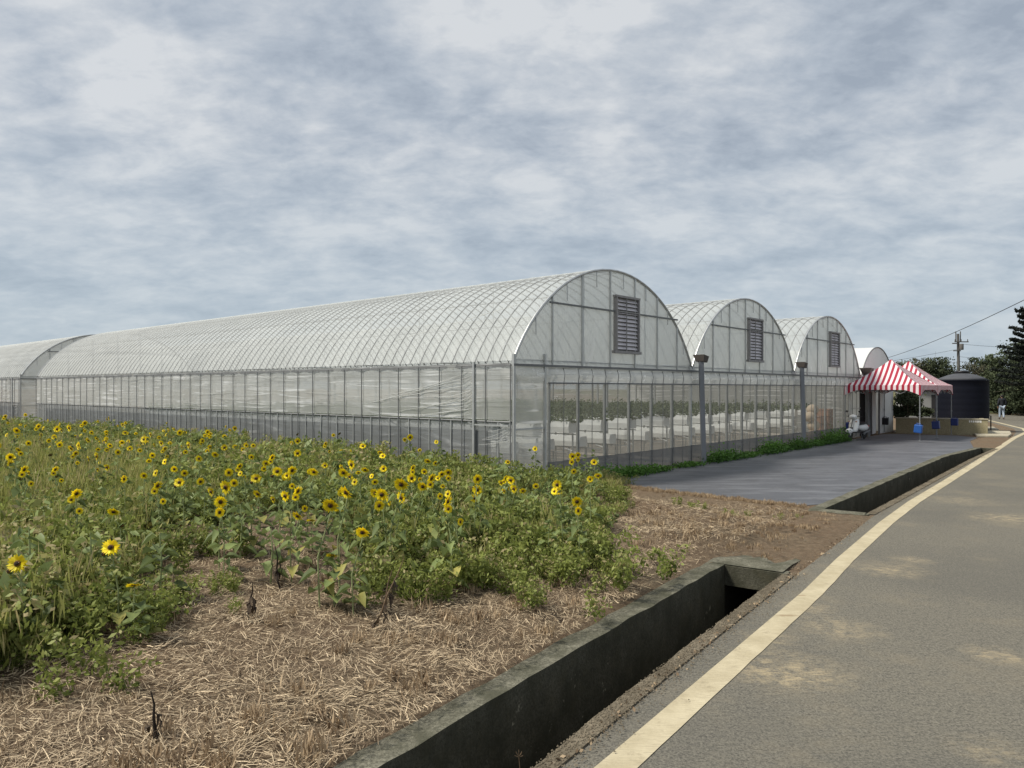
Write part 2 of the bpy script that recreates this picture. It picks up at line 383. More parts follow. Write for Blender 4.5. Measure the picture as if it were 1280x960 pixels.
def stripes():
    m = NT('striped_canvas'); c0 = m.n('ShaderNodeTexCoord'); sp = m.n('ShaderNodeSeparateXYZ'); m.l(c0.outputs['Object'], sp.inputs[0])
    ax, ay = m.math('ABSOLUTE', sp.outputs[0]), m.math('ABSOLUTE', sp.outputs[1])
    sel = m.math('GREATER_THAN', ay, m.math('SUBTRACT', ax, .004))
    u = m.math('ADD', m.math('MULTIPLY', sel, sp.outputs[0]), m.math('MULTIPLY', m.math('SUBTRACT', 1.0, sel), sp.outputs[1]))
    fr = m.math('FRACT', m.math('DIVIDE', m.math('ADD', u, 10.02), .214))
    s_ = m.math('GREATER_THAN', fr, .5)
    nz = m.noise(m.coord('Object'), 3, 4)
    wh = m.mix(nz, (.70, .62, .64), (.84, .76, .78)); rd = m.mix(nz, (.30, .014, .035), (.42, .025, .06))
    c = m.mix(s_, wh, rd)
    d = m.bsdf(c, .6, 0, None, .35); t = m.n('ShaderNodeBsdfTranslucent'); m.l(c, t.inputs[0])
    mx = m.n('ShaderNodeMixShader'); mx.inputs[0].default_value = .12; m.l(d, mx.inputs[1]); m.l(t.outputs[0], mx.inputs[2])
    return m.end(mx.outputs[0])
M['stripes'] = stripes()

# ------------------------------------------------------------------ frames of reference
AX = Vector((.661, .750, 0)).normalized(); BX = Vector((-AX.y, AX.x, 0)); GRZ = math.atan2(AX.y, AX.x)
GC = Vector((0, 16.0, 0))
def st_of(x, y):
    dx, dy = x - GC.x, y - GC.y
    return dx * AX.x + dy * AX.y, dx * BX.x + dy * BX.y
def W(s, t, z=0.0):
    p = GC + AX * s + BX * t; return (p.x, p.y, z)
def sm(a, b, x):
    t = min(1, max(0, (x - a) / (b - a))); return t * t * (3 - 2 * t)
def hgt(x, y):
    s, t = st_of(x, y)
    h = .38 * sm(-10, -.5, t) * sm(.1, -.9, s)
    d = max(0.0, 1 - abs(x) / 60) * max(0.0, 1 - abs(y - 12) / 60)
    if s < .2 or t < -1:
        k = (1.0 if s < -.3 else .4) * (1 - sm(1.0, 2.2, s))
        h += .05 * k * d * (mnoise.noise(Vector((x * .55, y * .55, 0))) + .5 * mnoise.noise(Vector((x * 1.9, y * 1.9, 3))))
    return h

# ------------------------------------------------------------------ setting : ditch, ground, road
RL = [(-8.2, -8.3), (-4.7, -3), (.125, 4.32), (1.12, 5.8), (3.19, 8.78), (6.21, 13.03), (10.37, 18.27), (14.13, 23), (17.6, 27.2), (21.9, 32.9), (25.6, 38), (27.5, 41), (32.6, 51.8), (35.5, 60), (36.5, 75), (35, 100), (28, 140), (28, 400), (28, 3000)]
def resample(pl, step):
    out = []
    for (x0, y0), (x1, y1) in zip(pl[:-1], pl[1:]):
        L = math.hypot(x1 - x0, y1 - y0); n = max(1, int(round(L / step(x0, y0))))
        out += [(x0 + (x1 - x0) * i / n, y0 + (y1 - y0) * i / n) for i in range(n)]
    return out + [pl[-1]]
LD = Vector((-.815, .580)).normalized()
def offs(pt, d): return (pt[0] + LD.x * d, pt[1] + LD.y * d)
path = resample(RL, lambda x, y: .25 if y < 35 else (3 if y < 140 else 60))
TW, WW = .70, .22                                  # trench width, wall width
A0, A1 = RL[4], RL[5]                              # covered culvert between these
def trench_w(p):                                   # trench narrows at the far end
    return TW if p[1] < 23 else TW - .32 * sm(23, 27.2, p[1])
def outer(p):                                      # distance from the kerb line to where the land sheet starts
    if p[1] < 27.2: return trench_w(p) + WW
    a = trench_w((0, 27.2)) + WW; return a + (.9 - a) * min(1, (p[1] - 27.2) / 5.7)
def in_trench(p):
    y = p[1]
    return y < A0[1] - 1e-6 or (A1[1] - 1e-6 <= y < 27.2 - 1e-6)
# left land sheet
offd = [0, .25, .5, .75, 1.0, 1.3, 1.6, 2, 2.4, 2.8, 3.2, 3.6, 4, 4.5, 5, 5.5, 6, 6.5, 7, 7.5, 8, 8.6, 9.2, 9.8, 10.4, 11, 12, 13, 14, 15, 16, 17, 18, 19, 20, 22, 24, 26, 28, 30, 33, 36, 40, 44, 48, 55, 65, 80, 110, 200, 500, 1200, 3000]
P = []
for p in path:
    base = outer(p)
    for d in offd:
        x, y = offs(p, base + d); z = hgt(x, y) if d < 70 else 0
        z *= sm(0, .6, d) if d < 1 else 1
        P.append((x, y, z))
m = MB(); m.grid(P, len(path), len(offd))
o = m.build('ground', M['soil'], smooth=True); tag(o, kind='structure')
# covered part of the ditch and land beyond its end
m = MB()
def cover(p0, p1, w0, w1, n, z=.0):
    pts = []
    for i in range(n + 1):
        f = i / n; p = (p0[0] + (p1[0] - p0[0]) * f, p0[1] + (p1[1] - p0[1]) * f)
        for j in range(7):
            w = -.13 + (w0 + .13 + (w1 - w0) * f) * j / 6; x, y = offs(p, w)
            zz = 0 if j in (0, 6) or i in (0, n) else .018 * mnoise.noise(Vector((x * 2, y * 2, 0))) + .012
            pts.append((x, y, zz))
    m.grid(pts, n + 1, 7)
cover(A0, A1, .92, .92, 14)
cover(RL[8], RL[9], outer((0, 27.2)), .9, 14)
for k in range(9, len(RL) - 1): cover(RL[k], RL[k + 1], .9, .9, 2)
o = m.build('soil_strip', M['soil'], smooth=True); tag(o, kind='structure')
# ditches
def ditch(pts, label):
    root = thing('drainage_ditch', label, 'ditch', group='open drains beside the road')
    n = len(pts); wall = MB(); lipm = MB(); fl = MB()
    for i in range(n - 1):
        a, b = pts[i], pts[i + 1]; wa, wb = trench_w(a), trench_w(b)
        ia, ib, oa, ob = offs(a, wa), offs(b, wb), offs(a, wa + WW), offs(b, wb + WW)
        def jt(p_, k_, a_): return a_ * (mnoise.noise(Vector((p_[0] * 2.3, p_[1] * 2.3, k_))) + .5 * mnoise.noise(Vector((p_[0] * 7, p_[1] * 7, k_))))
        ia, ib, oa, ob = offs(a, wa + jt(a, 1, .016)), offs(b, wb + jt(b, 1, .016)), offs(a, wa + WW + jt(a, 2, .03)), offs(b, wb + WW + jt(b, 2, .03))
        q = lambda i: .035 + .012 * mnoise.noise(Vector((i * .5, 0, 0)))
        za, zb = q(i + pts[0][1]), q(i + 1 + pts[0][1])
        wall.add([(*ia, -.8), (*ib, -.8), (*ib, zb), (*ia, za), (*oa, za), (*ob, zb), (*ob, -.3), (*oa, -.3)],
                 [(0, 1, 2, 3), (3, 2, 5, 4), (4, 5, 6, 7)])
        la, lb = offs(a, 0), offs(b, 0); ra, rb = offs(a, -.13), offs(b, -.13)
        j0, j1 = jt(a, 5, .035), jt(b, 5, .035)
        la, lb = offs(a, j0), offs(b, j1)
        lipm.add([(*la, -.8), (*lb, -.8), (*lb, .012), (*la, .012), (*ra, .014), (*rb, .014), (*rb, -.1), (*ra, -.1)],
                 [(1, 0, 3, 2), (2, 3, 4, 5), (5, 4, 7, 6)])
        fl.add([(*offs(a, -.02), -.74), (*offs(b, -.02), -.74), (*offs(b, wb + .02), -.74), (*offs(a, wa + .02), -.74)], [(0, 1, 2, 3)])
    wall.build('ditch_wall', M['ditch'], root); lipm.build('ditch_kerb', M['lip'], root); fl.build('ditch_floor', M['ditch_floor'], root)
    return root
seg1 = [p for p in path if p[1] < A0[1] + 1e-6]; seg2 = [p for p in path if A1[1] - 1e-6 <= p[1] < 27.2 + 1e-6]
d1 = ditch(seg1, 'open mossy concrete ditch beside the straw field in the foreground')
d2 = ditch(seg2, 'open concrete ditch along the grey ground cover towards the tents')
# culvert end pieces: header over a dark opening
def header(p, w, sgn, root, opening):
    mm = MB(); a = p; b = offs(p, w); nx, ny = -LD.y * -1, LD.x * -1
    dirv = Vector((.57, .82)) * sgn
    c = ((a[0] + b[0]) / 2 + dirv.x * .08, (a[1] + b[1]) / 2 + dirv.y * .08)
    rz = math.atan2(LD.y, LD.x)
    top = .02; bot = -.22 if opening else -.8
    mm.box((c[0], c[1], (top + bot) / 2), (w + .1, .16, top - bot), rz)
    mm.build('ditch_header', M['ditch'], root)
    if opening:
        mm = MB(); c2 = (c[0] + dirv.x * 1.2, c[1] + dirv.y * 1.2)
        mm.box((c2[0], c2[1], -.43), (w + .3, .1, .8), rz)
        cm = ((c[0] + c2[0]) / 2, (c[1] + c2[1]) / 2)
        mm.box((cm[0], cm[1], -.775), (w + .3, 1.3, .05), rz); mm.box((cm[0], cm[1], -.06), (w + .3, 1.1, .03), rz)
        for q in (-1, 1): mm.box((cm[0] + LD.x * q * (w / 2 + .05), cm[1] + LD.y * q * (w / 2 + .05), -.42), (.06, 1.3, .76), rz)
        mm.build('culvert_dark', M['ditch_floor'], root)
header(A0, TW, 1, d1, True)
header(A1, TW, -1, d2, False)
def apron(name, p, sgn, length, root, seed):
    mm = MB(); dv = Vector((.57, .82)) * sgn; outer_ = []; inner = []
    for k in range(13):
        f = k / 12; w_ = .0 + (TW + .22) * f; b = offs(p, w_); l_ = length * (.75 + .5 * mnoise.noise(Vector((k * .45, seed, 0)))) * (1 - .25 * abs(f - .5))
        inner.append((b[0] + dv.x * .01, b[1] + dv.y * .01, .034)); outer_.append((b[0] + dv.x * l_, b[1] + dv.y * l_, .012))
    mid = [tuple((a[i] + b[i]) / 2 + (.016 if i == 2 else 0) for i in range(3)) for a, b in zip(inner, outer_)]
    mm.grid(inner + mid + outer_, 3, 13); mm.build(name, M['ditch'], root, True)
apron('culvert_cover', A0, 1, 1.0, d1, 1.3)
apron('culvert_cover', A1, -1, .35, d2, 4.1)
header(RL[8], trench_w(RL[8]), 1, d2, False)
# road
P = []; nr = 0
offr = [.13, .4, 1, 2, 3.5, 5, 7.2]
for p in path:
    if p[1] > 141: break
    nr += 1
    for d in offr: x, y = offs(p, -d); P.append((x, y, 0))
m = MB(); m.grid(P, nr, len(offr)); o = m.build('road', M['asphalt']); tag(o, kind='structure')
P = []
offg = [7.2, 8, 10, 14, 20, 40, 100, 400, 3000]
for p in path[:nr]:
    for d in offg: x, y = offs(p, -d); P.append((x, y, 0 if d < 9 else .03))
m = MB(); m.grid(P, nr, len(offg))
P = []
for p in path[nr - 1:]:
    for d in [0] + offr + offg[1:]: x, y = offs(p, -d); P.append((x, y, 0))
m.grid(P, len(path[nr - 1:]), 1 + len(offr) + len(offg) - 1)
o = m.build('roadside_verge', M['verge']); tag(o, kind='structure')
# painted edge line
le = [(-2.6, 0.1), G(760, 946), G(1003, 740), G(1045, 699), G(1099, 653), G(1135, 627), G(1172, 605), G(1218, 577), (22.35, 33.3), (26.1, 37.9), (28.0, 40.9), (33.1, 51.8), (36.0, 60), (37.0, 75), (35.6, 100)]
le = resample(le, lambda x, y: .3 if y < 15 else 1.2)
m = MB(); P = []
for i, p in enumerate(le):
    a = le[max(0, i - 1)]; b = le[min(len(le) - 1, i + 1)]; d = Vector((b[0] - a[0], b[1] - a[1])).normalized(); nn = Vector((d.y, -d.x))
    wv = .205 + .008 * mnoise.noise(Vector((i * 1.3, 2, 0)))
    P += [(p[0], p[1], .005), (p[0] + nn.x * wv, p[1] + nn.y * wv, .005)]
m.grid(P, len(le), 2); o = m.build('road_edge_line', M['paint']); tag(o, kind='structure')

# woven ground cover sheet
edge = [offs(p, trench_w(p) + WW + .01) for p in path if 13.4 < p[1] < 27.3]
poly = [(2.35, 17.15), (2.9, 16.62), (3.4, 16.0), (3.9, 15.62), (4.4, 15.05), (4.9, 14.62), (5.45, 13.95)] + edge[1:] + [(19.2, 31.2), (20.9, 33.4), (20.9, 34.9), (18.6, 36.2)] + [W(26.6, -.25)[:2], W(20, -.3)[:2], W(12, -.3)[:2], W(6, -.35)[:2], W(2.8, -.5)[:2]]
m = MB(); m.add([(x, y, .007) for x, y in poly], [tuple(range(len(poly)))[::-1]])
o = m.build('woven_ground_cover', M['mat']); tag(o, kind='structure')
me = o.data
if me.polygons[0].normal.z < 0: me.flip_normals()

# ------------------------------------------------------------------ greenhouses
BAY, EZ, HT, SP = 8.0, 2.72, 5.20, .74
def arc(nseg, half=4.0, ez=2.80, top=HT, r_off=0.0):
    rise = top - ez; Rr = (half * half + rise * rise) / (2 * rise); cz = top - Rr; a0 = math.asin(half / Rr)
    if cz > ez: a0 = PI - a0
    return [(half + (Rr + r_off) * math.sin(-a0 + 2 * a0 * i / nseg), cz + (Rr + r_off) * math.cos(-a0 + 2 * a0 * i / nseg)) for i in range(nseg + 1)]
def arc_z(s, half=4.0, ez=2.8, top=HT):
    rise = top - ez; Rr = (half * half + rise * rise) / (2 * rise); cz = top - Rr
    return cz + math.sqrt(max(0, Rr * Rr - (s - half) ** 2))
hoop_me = {}
def greenhouse(s0, t0, nbays_len, label, side=True, front=True, net=True, left_panel=True, right_panel=False, half=4.0, group='translucent tunnel greenhouses with arched roofs', interior=True):
    L = nbays_len * SP
    root = thing('greenhouse', label, 'greenhouse', W(s0, t0), GRZ, group)
    w = 2 * half
    prof = arc(22, half); n = nbays_len * 8
    P = []
    for i in range(n + 1):
        t = L * i / n; ph = (i % 4) / 4.0; sag = -.026 * (math.sin(PI * ph)) ** .7
        pr = arc(22, half, r_off=.006 - sag)
        P += [(x, t, z) for x, z in pr]
    m = MB(); m.grid(P, n + 1, 23); m.build('roof_film', M['roof_film'], root, True)
    if 'h' not in hoop_me:
        m = MB(); m.tube([(x, 0, z) for x, z in arc(26, half, r_off=.0)], .017, 6); o = m.build('hoop', M['hoop'], root); hoop_me['h'] = o.data
        bpy.data.objects.remove(o)
    for k in range(2 * nbays_len + 1):
        o = bpy.data.objects.new('hoop', hoop_me['h']); COL.objects.link(o); o.parent = root; o.location = (0, k * SP / 2, 0)
    for sx in (1.35, 4.0, 6.65):
        m = MB(); z = arc_z(sx, half) - .05; m.tube([(sx, 0, z), (sx, L, z)], .013, 5); m.build('purlin', M['hoop'], root)
    # cross ties and king posts inside
    m = MB()
    for k in range(0, nbays_len + 1, 4):
        m.tube([(.05, k * SP, 2.84), (w - .05, k * SP, 2.84)], .016, 5)
        for sx in (2.6, 5.4): m.tube([(sx, k * SP, 2.84), (sx, k * SP, arc_z(sx) - .03)], .013, 5)
    m.build('truss', M['steel'], root)
    # gutter and inner posts on the right boundary
    m = MB(); m.box((w, L / 2, 2.80), (.34, L + .1, .10)); m.box((w, L / 2, 2.9), (.40, L, .02)); m.build('gutter', M['steel'], root)
    for k in range(0, nbays_len + 1, 4):
        m = MB(); m.box((w, k * SP + .02, 1.38), (.07, .07, 2.74)); m.build('inner_post', M['steel'], root)
    for end, tt in (('front', 0.0), ('back', L)):
        yy = tt - .012 if end == 'front' else tt + .012
        ys = -1 if end == 'front' else 1
        if not front and end == 'front': continue
        # gable film
        m = MB(); P = []
        nn = 32
        for i in range(nn + 1):
            sx = w * i / nn; zt = arc_z(sx, half)
            for j in range(9):
                z = EZ - .04 + (zt + .015 - EZ + .04) * j / 8
                P.append((sx, yy + ys * .02 * mnoise.noise(Vector((sx * 2, z * 2, s0))), z))
        m.grid(P, nn + 1, 9); m.build('gable_film', M['gable_film'], root, True)
        m = MB(); m.tube([(x, yy + ys * .02, z) for x, z in arc(30, half)], .032, 6); m.build('gable_hoop', M['steel'], root)
        m = MB(); m.bar((1.25, yy + ys * .04, 4.17), (w - .9, yy + ys * .04, 4.17), .04); m.build('gable_rail', M['steel_dark'], root)
        for sx in (1.35, 2.5, 3.7, 4.85, 6.0, 7.1):
            m = MB(); m.bar((sx, yy + ys * .03, EZ), (sx, yy + ys * .03, arc_z(sx) - .03), .036); m.build('gable_post', M['steel'], root)
        for sx in (.75, 1.9, 3.1, 4.3, 5.4, 6.55, 7.45):
            m = MB(); zt = arc_z(sx); m.tube([(sx, yy + ys * .035, zt - .04), (sx, yy + ys * .04, zt - .42)], .012, 5)
            m.build('film_clip', M['steel'], root)
        m = MB(); m.bar((-.02, yy + ys * .05, EZ), (w + .02, yy + ys * .05, EZ), .05); m.build('eave_rail', M['steel_dark'], root)
    if front:
        # louver vent
        x0, x1, z0, z1 = 3.90, 4.96, 3.14, 4.56
        m = MB(); e = .055
        m.box(((x0 + x1) / 2, -.07, z0), (x1 - x0 + .2, .10, .07)); m.box(((x0 + x1) / 2, -.07, z1), (x1 - x0 + .1, .10, e))
        m.box((x0, -.07, (z0 + z1) / 2), (e, .10, z1 - z0 - .07)); m.box((x1, -.07, (z0 + z1) / 2), (e, .10, z1 - z0 - .07))
        m.box(((x0 + x1) / 2 - .08, -.112, (z0 + z1) / 2), (.03, .015, z1 - z0 - .07)); m.box(((x0 + x1) / 2, -.105, z0 + (z1 - z0) * .73), (x1 - x0 - .06, .02, .03))
        fr = m.build('vent_frame', M['vent_frame'], root)
        m = MB(); k = 13
        for i in range(k):
            z = z0 + .06 + (z1 - z0 - .1) * (i + .5) / k
            m.box(((x0 + x1) / 2, -.055, z), (x1 - x0 - .07, .012, .095), M=Matrix.Rotation(R(-32), 4, 'X'))
        m.build('vent_slats', M['louver'], fr)
        m = MB(); m.box(((x0 + x1) / 2, -.02, (z0 + z1) / 2), (x1 - x0 - .05, .008, z1 - z0 - .05)); m.build('vent_back', M['shed_wall'], fr)
        # film band beneath the eave, bulging outwards
        m = MB(); P = []
        nn = 60
        for i in range(nn + 1):
            sx = (.0 if left_panel else 0) + w * i / nn
            for j in range(6):
                f = j / 5; z = EZ - .03 - .36 * f
                P.append((sx, -.03 - .05 * math.sin(PI * f) - .015 * mnoise.noise(Vector((sx * 5, z * 4, 1))), z))
        m.grid(P, nn + 1, 6); m.build('eave_film_band', M['band_film'], root, True)
        m = MB(); m.bar((1.2 if left_panel else 0, -.05, 2.33), (w, -.05, 2.33), .035); m.build('net_rail', M['steel_dark'], root)
        xs0 = 1.2 if left_panel else 0.0; xs1 = w - 1.5 if right_panel else w
        m = MB(); m.add([(xs0, -.012, .5), (xs1, -.012, .5), (xs1, -.012, 2.34), (xs0, -.012, 2.34)], [(0, 1, 2, 3)]); m.build('insect_net', M['net'], root)
        m = MB(); P = []
        for i in range(41):
            sx = xs0 + (w - xs0) * i / 40
            for j in range(4): P.append((sx, -.02 - .02 * mnoise.noise(Vector((sx * 3, j, 7))), .53 * (3 - j) / 3))
        m.grid(P, 41, 4); m.build('base_film', M['skirt_film'], root, True)
        if left_panel:
            m = MB(); m.add([(0, -.012, 0), (xs0, -.012, 0), (xs0, -.012, 2.7), (0, -.012, 2.7)], [(0, 1, 2, 3)]); m.build('corner_panel_film', M['side_film'], root)
            m = MB(); m.bar((0, -.05, -.1), (0, -.05, 2.95), .06); m.bar((1.06, -.05, -.1), (1.06, -.05, 2.98), .055); m.bar((0.04, -.05, 1.32), (1.03, -.05, 1.32), .035)
            m.build('corner_post', M['steel'], root)
        if right_panel:
            m = MB(); m.add([(xs1, -.012, 0.5), (w, -.012, 0.5), (w, -.012, 2.7), (xs1, -.012, 2.7)], [(0, 1, 2, 3)]); m.build('corner_panel_film', M['gable_film'], root)
            m = MB(); m.bar((xs1, -.05, 0), (xs1, -.05, 2.7), .05); m.bar((xs1 + .03, -.05, 1.32), (w, -.05, 1.32), .035); m.build('corner_post', M['steel'], root)
        for k in range(7):
            sx = 1.30 + k * 1.12
            if sx > w - .05: break
            m = MB(); m.box((sx, .03, 1.36), (.07, .05, 2.72)); m.build('front_post', M['steel'], root)
        k = 0; sx = 1.75
        while sx < w - .1:
            m = MB(); m.tube([(sx, -.05, 2.68), (sx + .01, -.085, 2.5), (sx, -.065, 2.34), (sx, -.06, .05)], .009, 5); m.build('tie_rod', M['steel_dark'], root)
            sx += .565; k += 1
    if side:
        zb = .32
        m = MB(); P = []
        n2 = nbays_len * 4
        for i in range(n2 + 1):
            t = L * i / n2; sg = .05 * math.sin(PI * (i % 4) / 4)
            for j in range(8):
                z = EZ + .04 - (EZ - 1.48) * j / 7
                P.append((-.02 - sg * .6 - .025 * mnoise.noise(Vector((t * .9, z * 3, 2))), t, z))
        m.grid(P, n2 + 1, 8); m.build('side_film', M['side_film'], root, True)
        m = MB(); P = []
        for i in range(n2 + 1):
            t = L * i / n2
            for j in range(5):
                z = 1.46 - (1.46 - zb + .4) * j / 4; P.append((-.015 - .02 * mnoise.noise(Vector((t, z * 3, 5))), t, z))
        m.grid(P, n2 + 1, 5); m.build('lower_side_film', M['lower_film'], root, True)
        m = MB(); m.add([(.3, .9, .02), (.3, L - .2, .02), (.3, L - .2, 1.25), (.3, .9, 1.25)], [(0, 1, 2, 3)]); m.build('dark_inner_backing', M['backing'], root)  # dark sheet added so the lower side zone looks dim
        m = MB(); P = []
        for i in range(n2 + 1):
            t = L * i / n2
            P += [(-.05 - .012 * mnoise.noise(Vector((t * 2, 0, 0))), t, EZ + .03 + .015 * mnoise.noise(Vector((t * 2, 3, 0)))), (-.055, t, EZ - .045 + .012 * mnoise.noise(Vector((t * 3, 9, 0))))]
        m.grid(P, n2 + 1, 2); m.tube([(-.035, 0, EZ), (-.035, L, EZ)], .022, 6); m.build('side_eave_rail', M['steel_dark'], root)
        m = MB(); m.tube([(-.02, 0, 1.48), (-.02, L, 1.48)], .024, 6); m.build('side_mid_rail', M['hoop'], root)
        m = MB(); m.tube([(-.05, 0, .52), (-.05, L, .52)], .014, 6); m.build('side_low_rail', M['steel_dark'], root)
        pm = None; qm = None
        for k in range(nbays_len + 1):
            if pm is None:
                mm = MB(); mm.tube([(-.055, 0, .1), (-.055, 0, EZ)], .013, 5); o = mm.build('side_post', M['steel_dark'], root); pm = o.data
                mm = MB(); mm.box((-.035, SP / 2, .8), (.018, .022, 1.34)); o2 = mm.build('lower_post', M['steel'], root); qm = o2.data
            else:
                o = bpy.data.objects.new('side_post', pm); COL.objects.link(o); o.parent = root; o.location = (0, k * SP, 0)
                if k < nbays_len:
                    o2 = bpy.data.objects.new('lower_post', qm); COL.objects.link(o2); o2.parent = root; o2.location = (0, k * SP, 0)
        # long creases pulled out of the side film
        m = MB(); gf = random.Random(5 + int(t0))
        def crease(t_a, z_a, t_b, z_b, r, bow):
            pts = []
            for q in range(9):
                f = q / 8; pts.append((-.045 - .03 * math.sin(PI * f), t_a + (t_b - t_a) * f, z_a + (z_b - z_a) * f - bow * math.sin(PI * f)))
            m.tube(pts, [r * (.35 + .65 * math.sin(PI * (.1 + .8 * q / 8))) for q in range(9)], 5)
        for q in range(17):
            z_a = 2.62 - .062 * q; ln = gf.uniform(.9, 3.6) * (1.2 - q * .04); crease(1.12, z_a, 1.12 + ln, max(1.55, z_a - ln * gf.uniform(.10, .22)), gf.uniform(.003, .010), gf.uniform(0, .08))
        for q in range(34):
            t_ = gf.uniform(5, L - 3); z_ = gf.uniform(1.6, 2.62); ln = gf.uniform(.5, 3); crease(t_, z_, t_ + ln, z_ - gf.uniform(-.03, .05), gf.uniform(.002, .006), gf.uniform(-.02, .03))
        for q in range(7):
            z_ = 1.38 - q * .05; crease(.06, z_, .06 + gf.uniform(.4, .9), z_ - gf.uniform(.05, .3), .004, .02)
        m.build('film_crease', M['band_film'], root, True)
        # end frame panel by the corner
        m = MB(); m.bar((-.07, 1.08, 0), (-.07, 1.08, 2.8), .05); m.bar((-.07, .03, 1.40), (-.07, 1.06, 1.40), .032); m.build('side_door_frame', M['steel'], root)
        m = MB()
        m.tube([(.08, 1.15, .5), (.08, 8.6, 2.66)], .014, 5); m.tube([(.12, 8.2, 2.8), (1.3, .9, 4.2)], .012, 5)
        m.build('brace', M['steel'], root)
    # back wall at far end under eave
    m = MB(); m.add([(0, L, 0), (w, L, 0), (w, L, EZ), (0, L, EZ)], [(0, 1, 2, 3)]); m.build('back_film', M['side_film'], root)
    m = MB(); m.add([(.02, .02, .012), (w - .02, .02, .012), (w - .02, L, .012), (.02, L, .012)], [(0, 1, 2, 3)]); m.build('greenhouse_floor', M['floor_in'], root)
    return root
NL = 42
greenhouse(0, 0, NL, 'tall tunnel greenhouse nearest the sunflower field with its long film side', right_panel=False)
greenhouse(8, 0, NL, 'middle tunnel greenhouse between the two grey gutter posts', side=False, left_panel=False)
greenhouse(16, 0, NL, 'third tunnel greenhouse next to the red striped tents', side=False, left_panel=False, right_panel=True)
greenhouse(0, NL * SP + 2.7, 34, 'farther tunnel greenhouse beyond the narrow gap behind the sunflowers', left_panel=True, net=False)
greenhouse(8, NL * SP + 2.7, 34, 'farther tunnel greenhouse standing behind the middle one', side=False, left_panel=False)
# far side closing film of the third bay
third = [o for o in bpy.data.objects if o.name.startswith('greenhouse') and o.type == 'EMPTY'][2]
m = MB(); m.add([(8, 0, 0), (8, NL * SP, 0), (8, NL * SP, 2.75), (8, 0, 2.75)], [(0, 1, 2, 3)]); m.build('end_side_film', M['side_film'], third)
# gutter posts in front of the bay joints
for i, (s, lab, mt) in enumerate([(8.05, 'grey gutter post between the nearest two greenhouses, dark box on top', 'pvc'), (16.05, 'grey gutter post between the middle and third greenhouses', 'pvc'), (24.1, 'slim post with brown gutter box beside the red striped tent', 'steel_dark')]):
    root = thing('gutter_post', lab, 'gutter post', W(s, -.32), GRZ, 'gutter posts in front of the greenhouses')
    wd = .13 if i < 2 else .09
    m = MB(); m.bar((.02, -.06, 0), (-.03, 0, 3.0), wd); m.build('post', M[mt], root)
    m = MB()
    if i < 2: m.add([(-.12, -.12, 3.0), (.12, -.12, 2.97), (.12, .12, 2.97), (-.12, .12, 3.0), (-.16, -.16, 3.2), (.16, -.16, 3.15), (.16, .2, 3.15), (-.16, .2, 3.2)], [(3, 2, 1, 0), (4, 5, 6, 7), (0, 1, 5, 4), (1, 2, 6, 5), (2, 3, 7, 6), (3, 0, 4, 7)])
    else: m.add([(-.12, -.12, 2.75), (.12, -.12, 2.75), (.12, .12, 2.75), (-.12, .12, 2.75), (-.24, -.22, 3.15), (.28, -.22, 3.12), (.28, .28, 3.12), (-.24, .28, 3.15)], [(3, 2, 1, 0), (4, 5, 6, 7), (0, 1, 5, 4), (1, 2, 6, 5), (2, 3, 7, 6), (3, 0, 4, 7)])
    m.build('gutter_box', M['brown_box'], root)

# white tunnel at the end
root = thing('white_tunnel', 'opaque white tunnel greenhouse with dark doorway behind the striped tents', 'greenhouse', W(24.3, .05), GRZ)
w4, h4, top4, L4 = 5.5, 2.75, 4.22, 16.0
def arc4(n): return arc(n, h4, 2.6, top4)
m = MB(); P = []
for i in range(23):
    for x, z in arc4(18): P.append((x, L4 * i / 22, z))
m.grid(P, 23, 19); m.build('roof_film', M['white_sheet'], root, True)
m = MB(); P = []
for i in range(25):
    sx = w4 * i / 24; zt = arc_z(sx, h4, 2.6, top4)
    for j in range(7): P.append((sx, -.01 + .012 * mnoise.noise(Vector((sx * 2, j, 0))), 2.4 + (zt - 2.4) * j / 6))
m.grid(P, 25, 7); m.build('gable_film', M['white_sheet'], root, True)
m = MB(); m.tube([(x, -.03, z) for x, z in arc4(20)], .025, 6); m.tube([(x, 3.2, z + .02) for x, z in arc4(20)], .02, 6); m.build('gable_hoop', M['steel_dark'], root)
m = MB(); m.box((4.25, .02, 1.2), (2.5, .05, 2.42)); m.box((5.48, L4 / 2, 1.3), (.04, L4, 2.6)); m.build('wall_panel', M['white_sheet'], root)
m = MB(); m.box((1.4, .25, 1.2), (2.7, .04, 2.4)); m.build('doorway_shade', M['dark'], root)  # black panel stands in for the shade inside the opening
m = MB(); m.box((2.08, -.02, 1.15), (1.25, .04, 2.2), R(9)); m.build('door', M['white_sheet'], root)
m = MB(); m.box((2.88, -.04, 1.2), (.10, .06, 2.4)); m.box((1.38, -.04, 1.2), (.06, .06, 2.4)); m.box((2.13, -.04, 2.43), (1.6, .06, .07)); m.build('door_frame', M['steel_dark'], root)

# interior: raised growing benches and pale sacks
def crop_tuft(n, rad, h, seed, ls=.09):
    g = np.random.default_rng(seed)
    c = np.stack([g.uniform(-rad[0], rad[0], n), g.uniform(-rad[1], rad[1], n), g.uniform(0, h, n)], 1)
    return c, leaf_quads(c, g, ls)
def leaf_quads(c, g, size, elong=1.0, up=0.0, var=.4):
    n = len(c)
    d = g.normal(size=(n, 3)); d[:, 2] += up; d /= np.linalg.norm(d, axis=1)[:, None]
    e = g.normal(size=(n, 3)); e -= d * (e * d).sum(1)[:, None]; e /= np.linalg.norm(e, axis=1)[:, None]
    s = size * g.uniform(1 - var, 1 + var, n)[:, None]
    a = d * s * elong; b = e * s * .5
    V = np.stack([c - a * .5, c + b * .9, c + a * .5, c - b * .9], 1).reshape(-1, 3)
    Fq = np.arange(4 * n).reshape(n, 4)
    return V, Fq
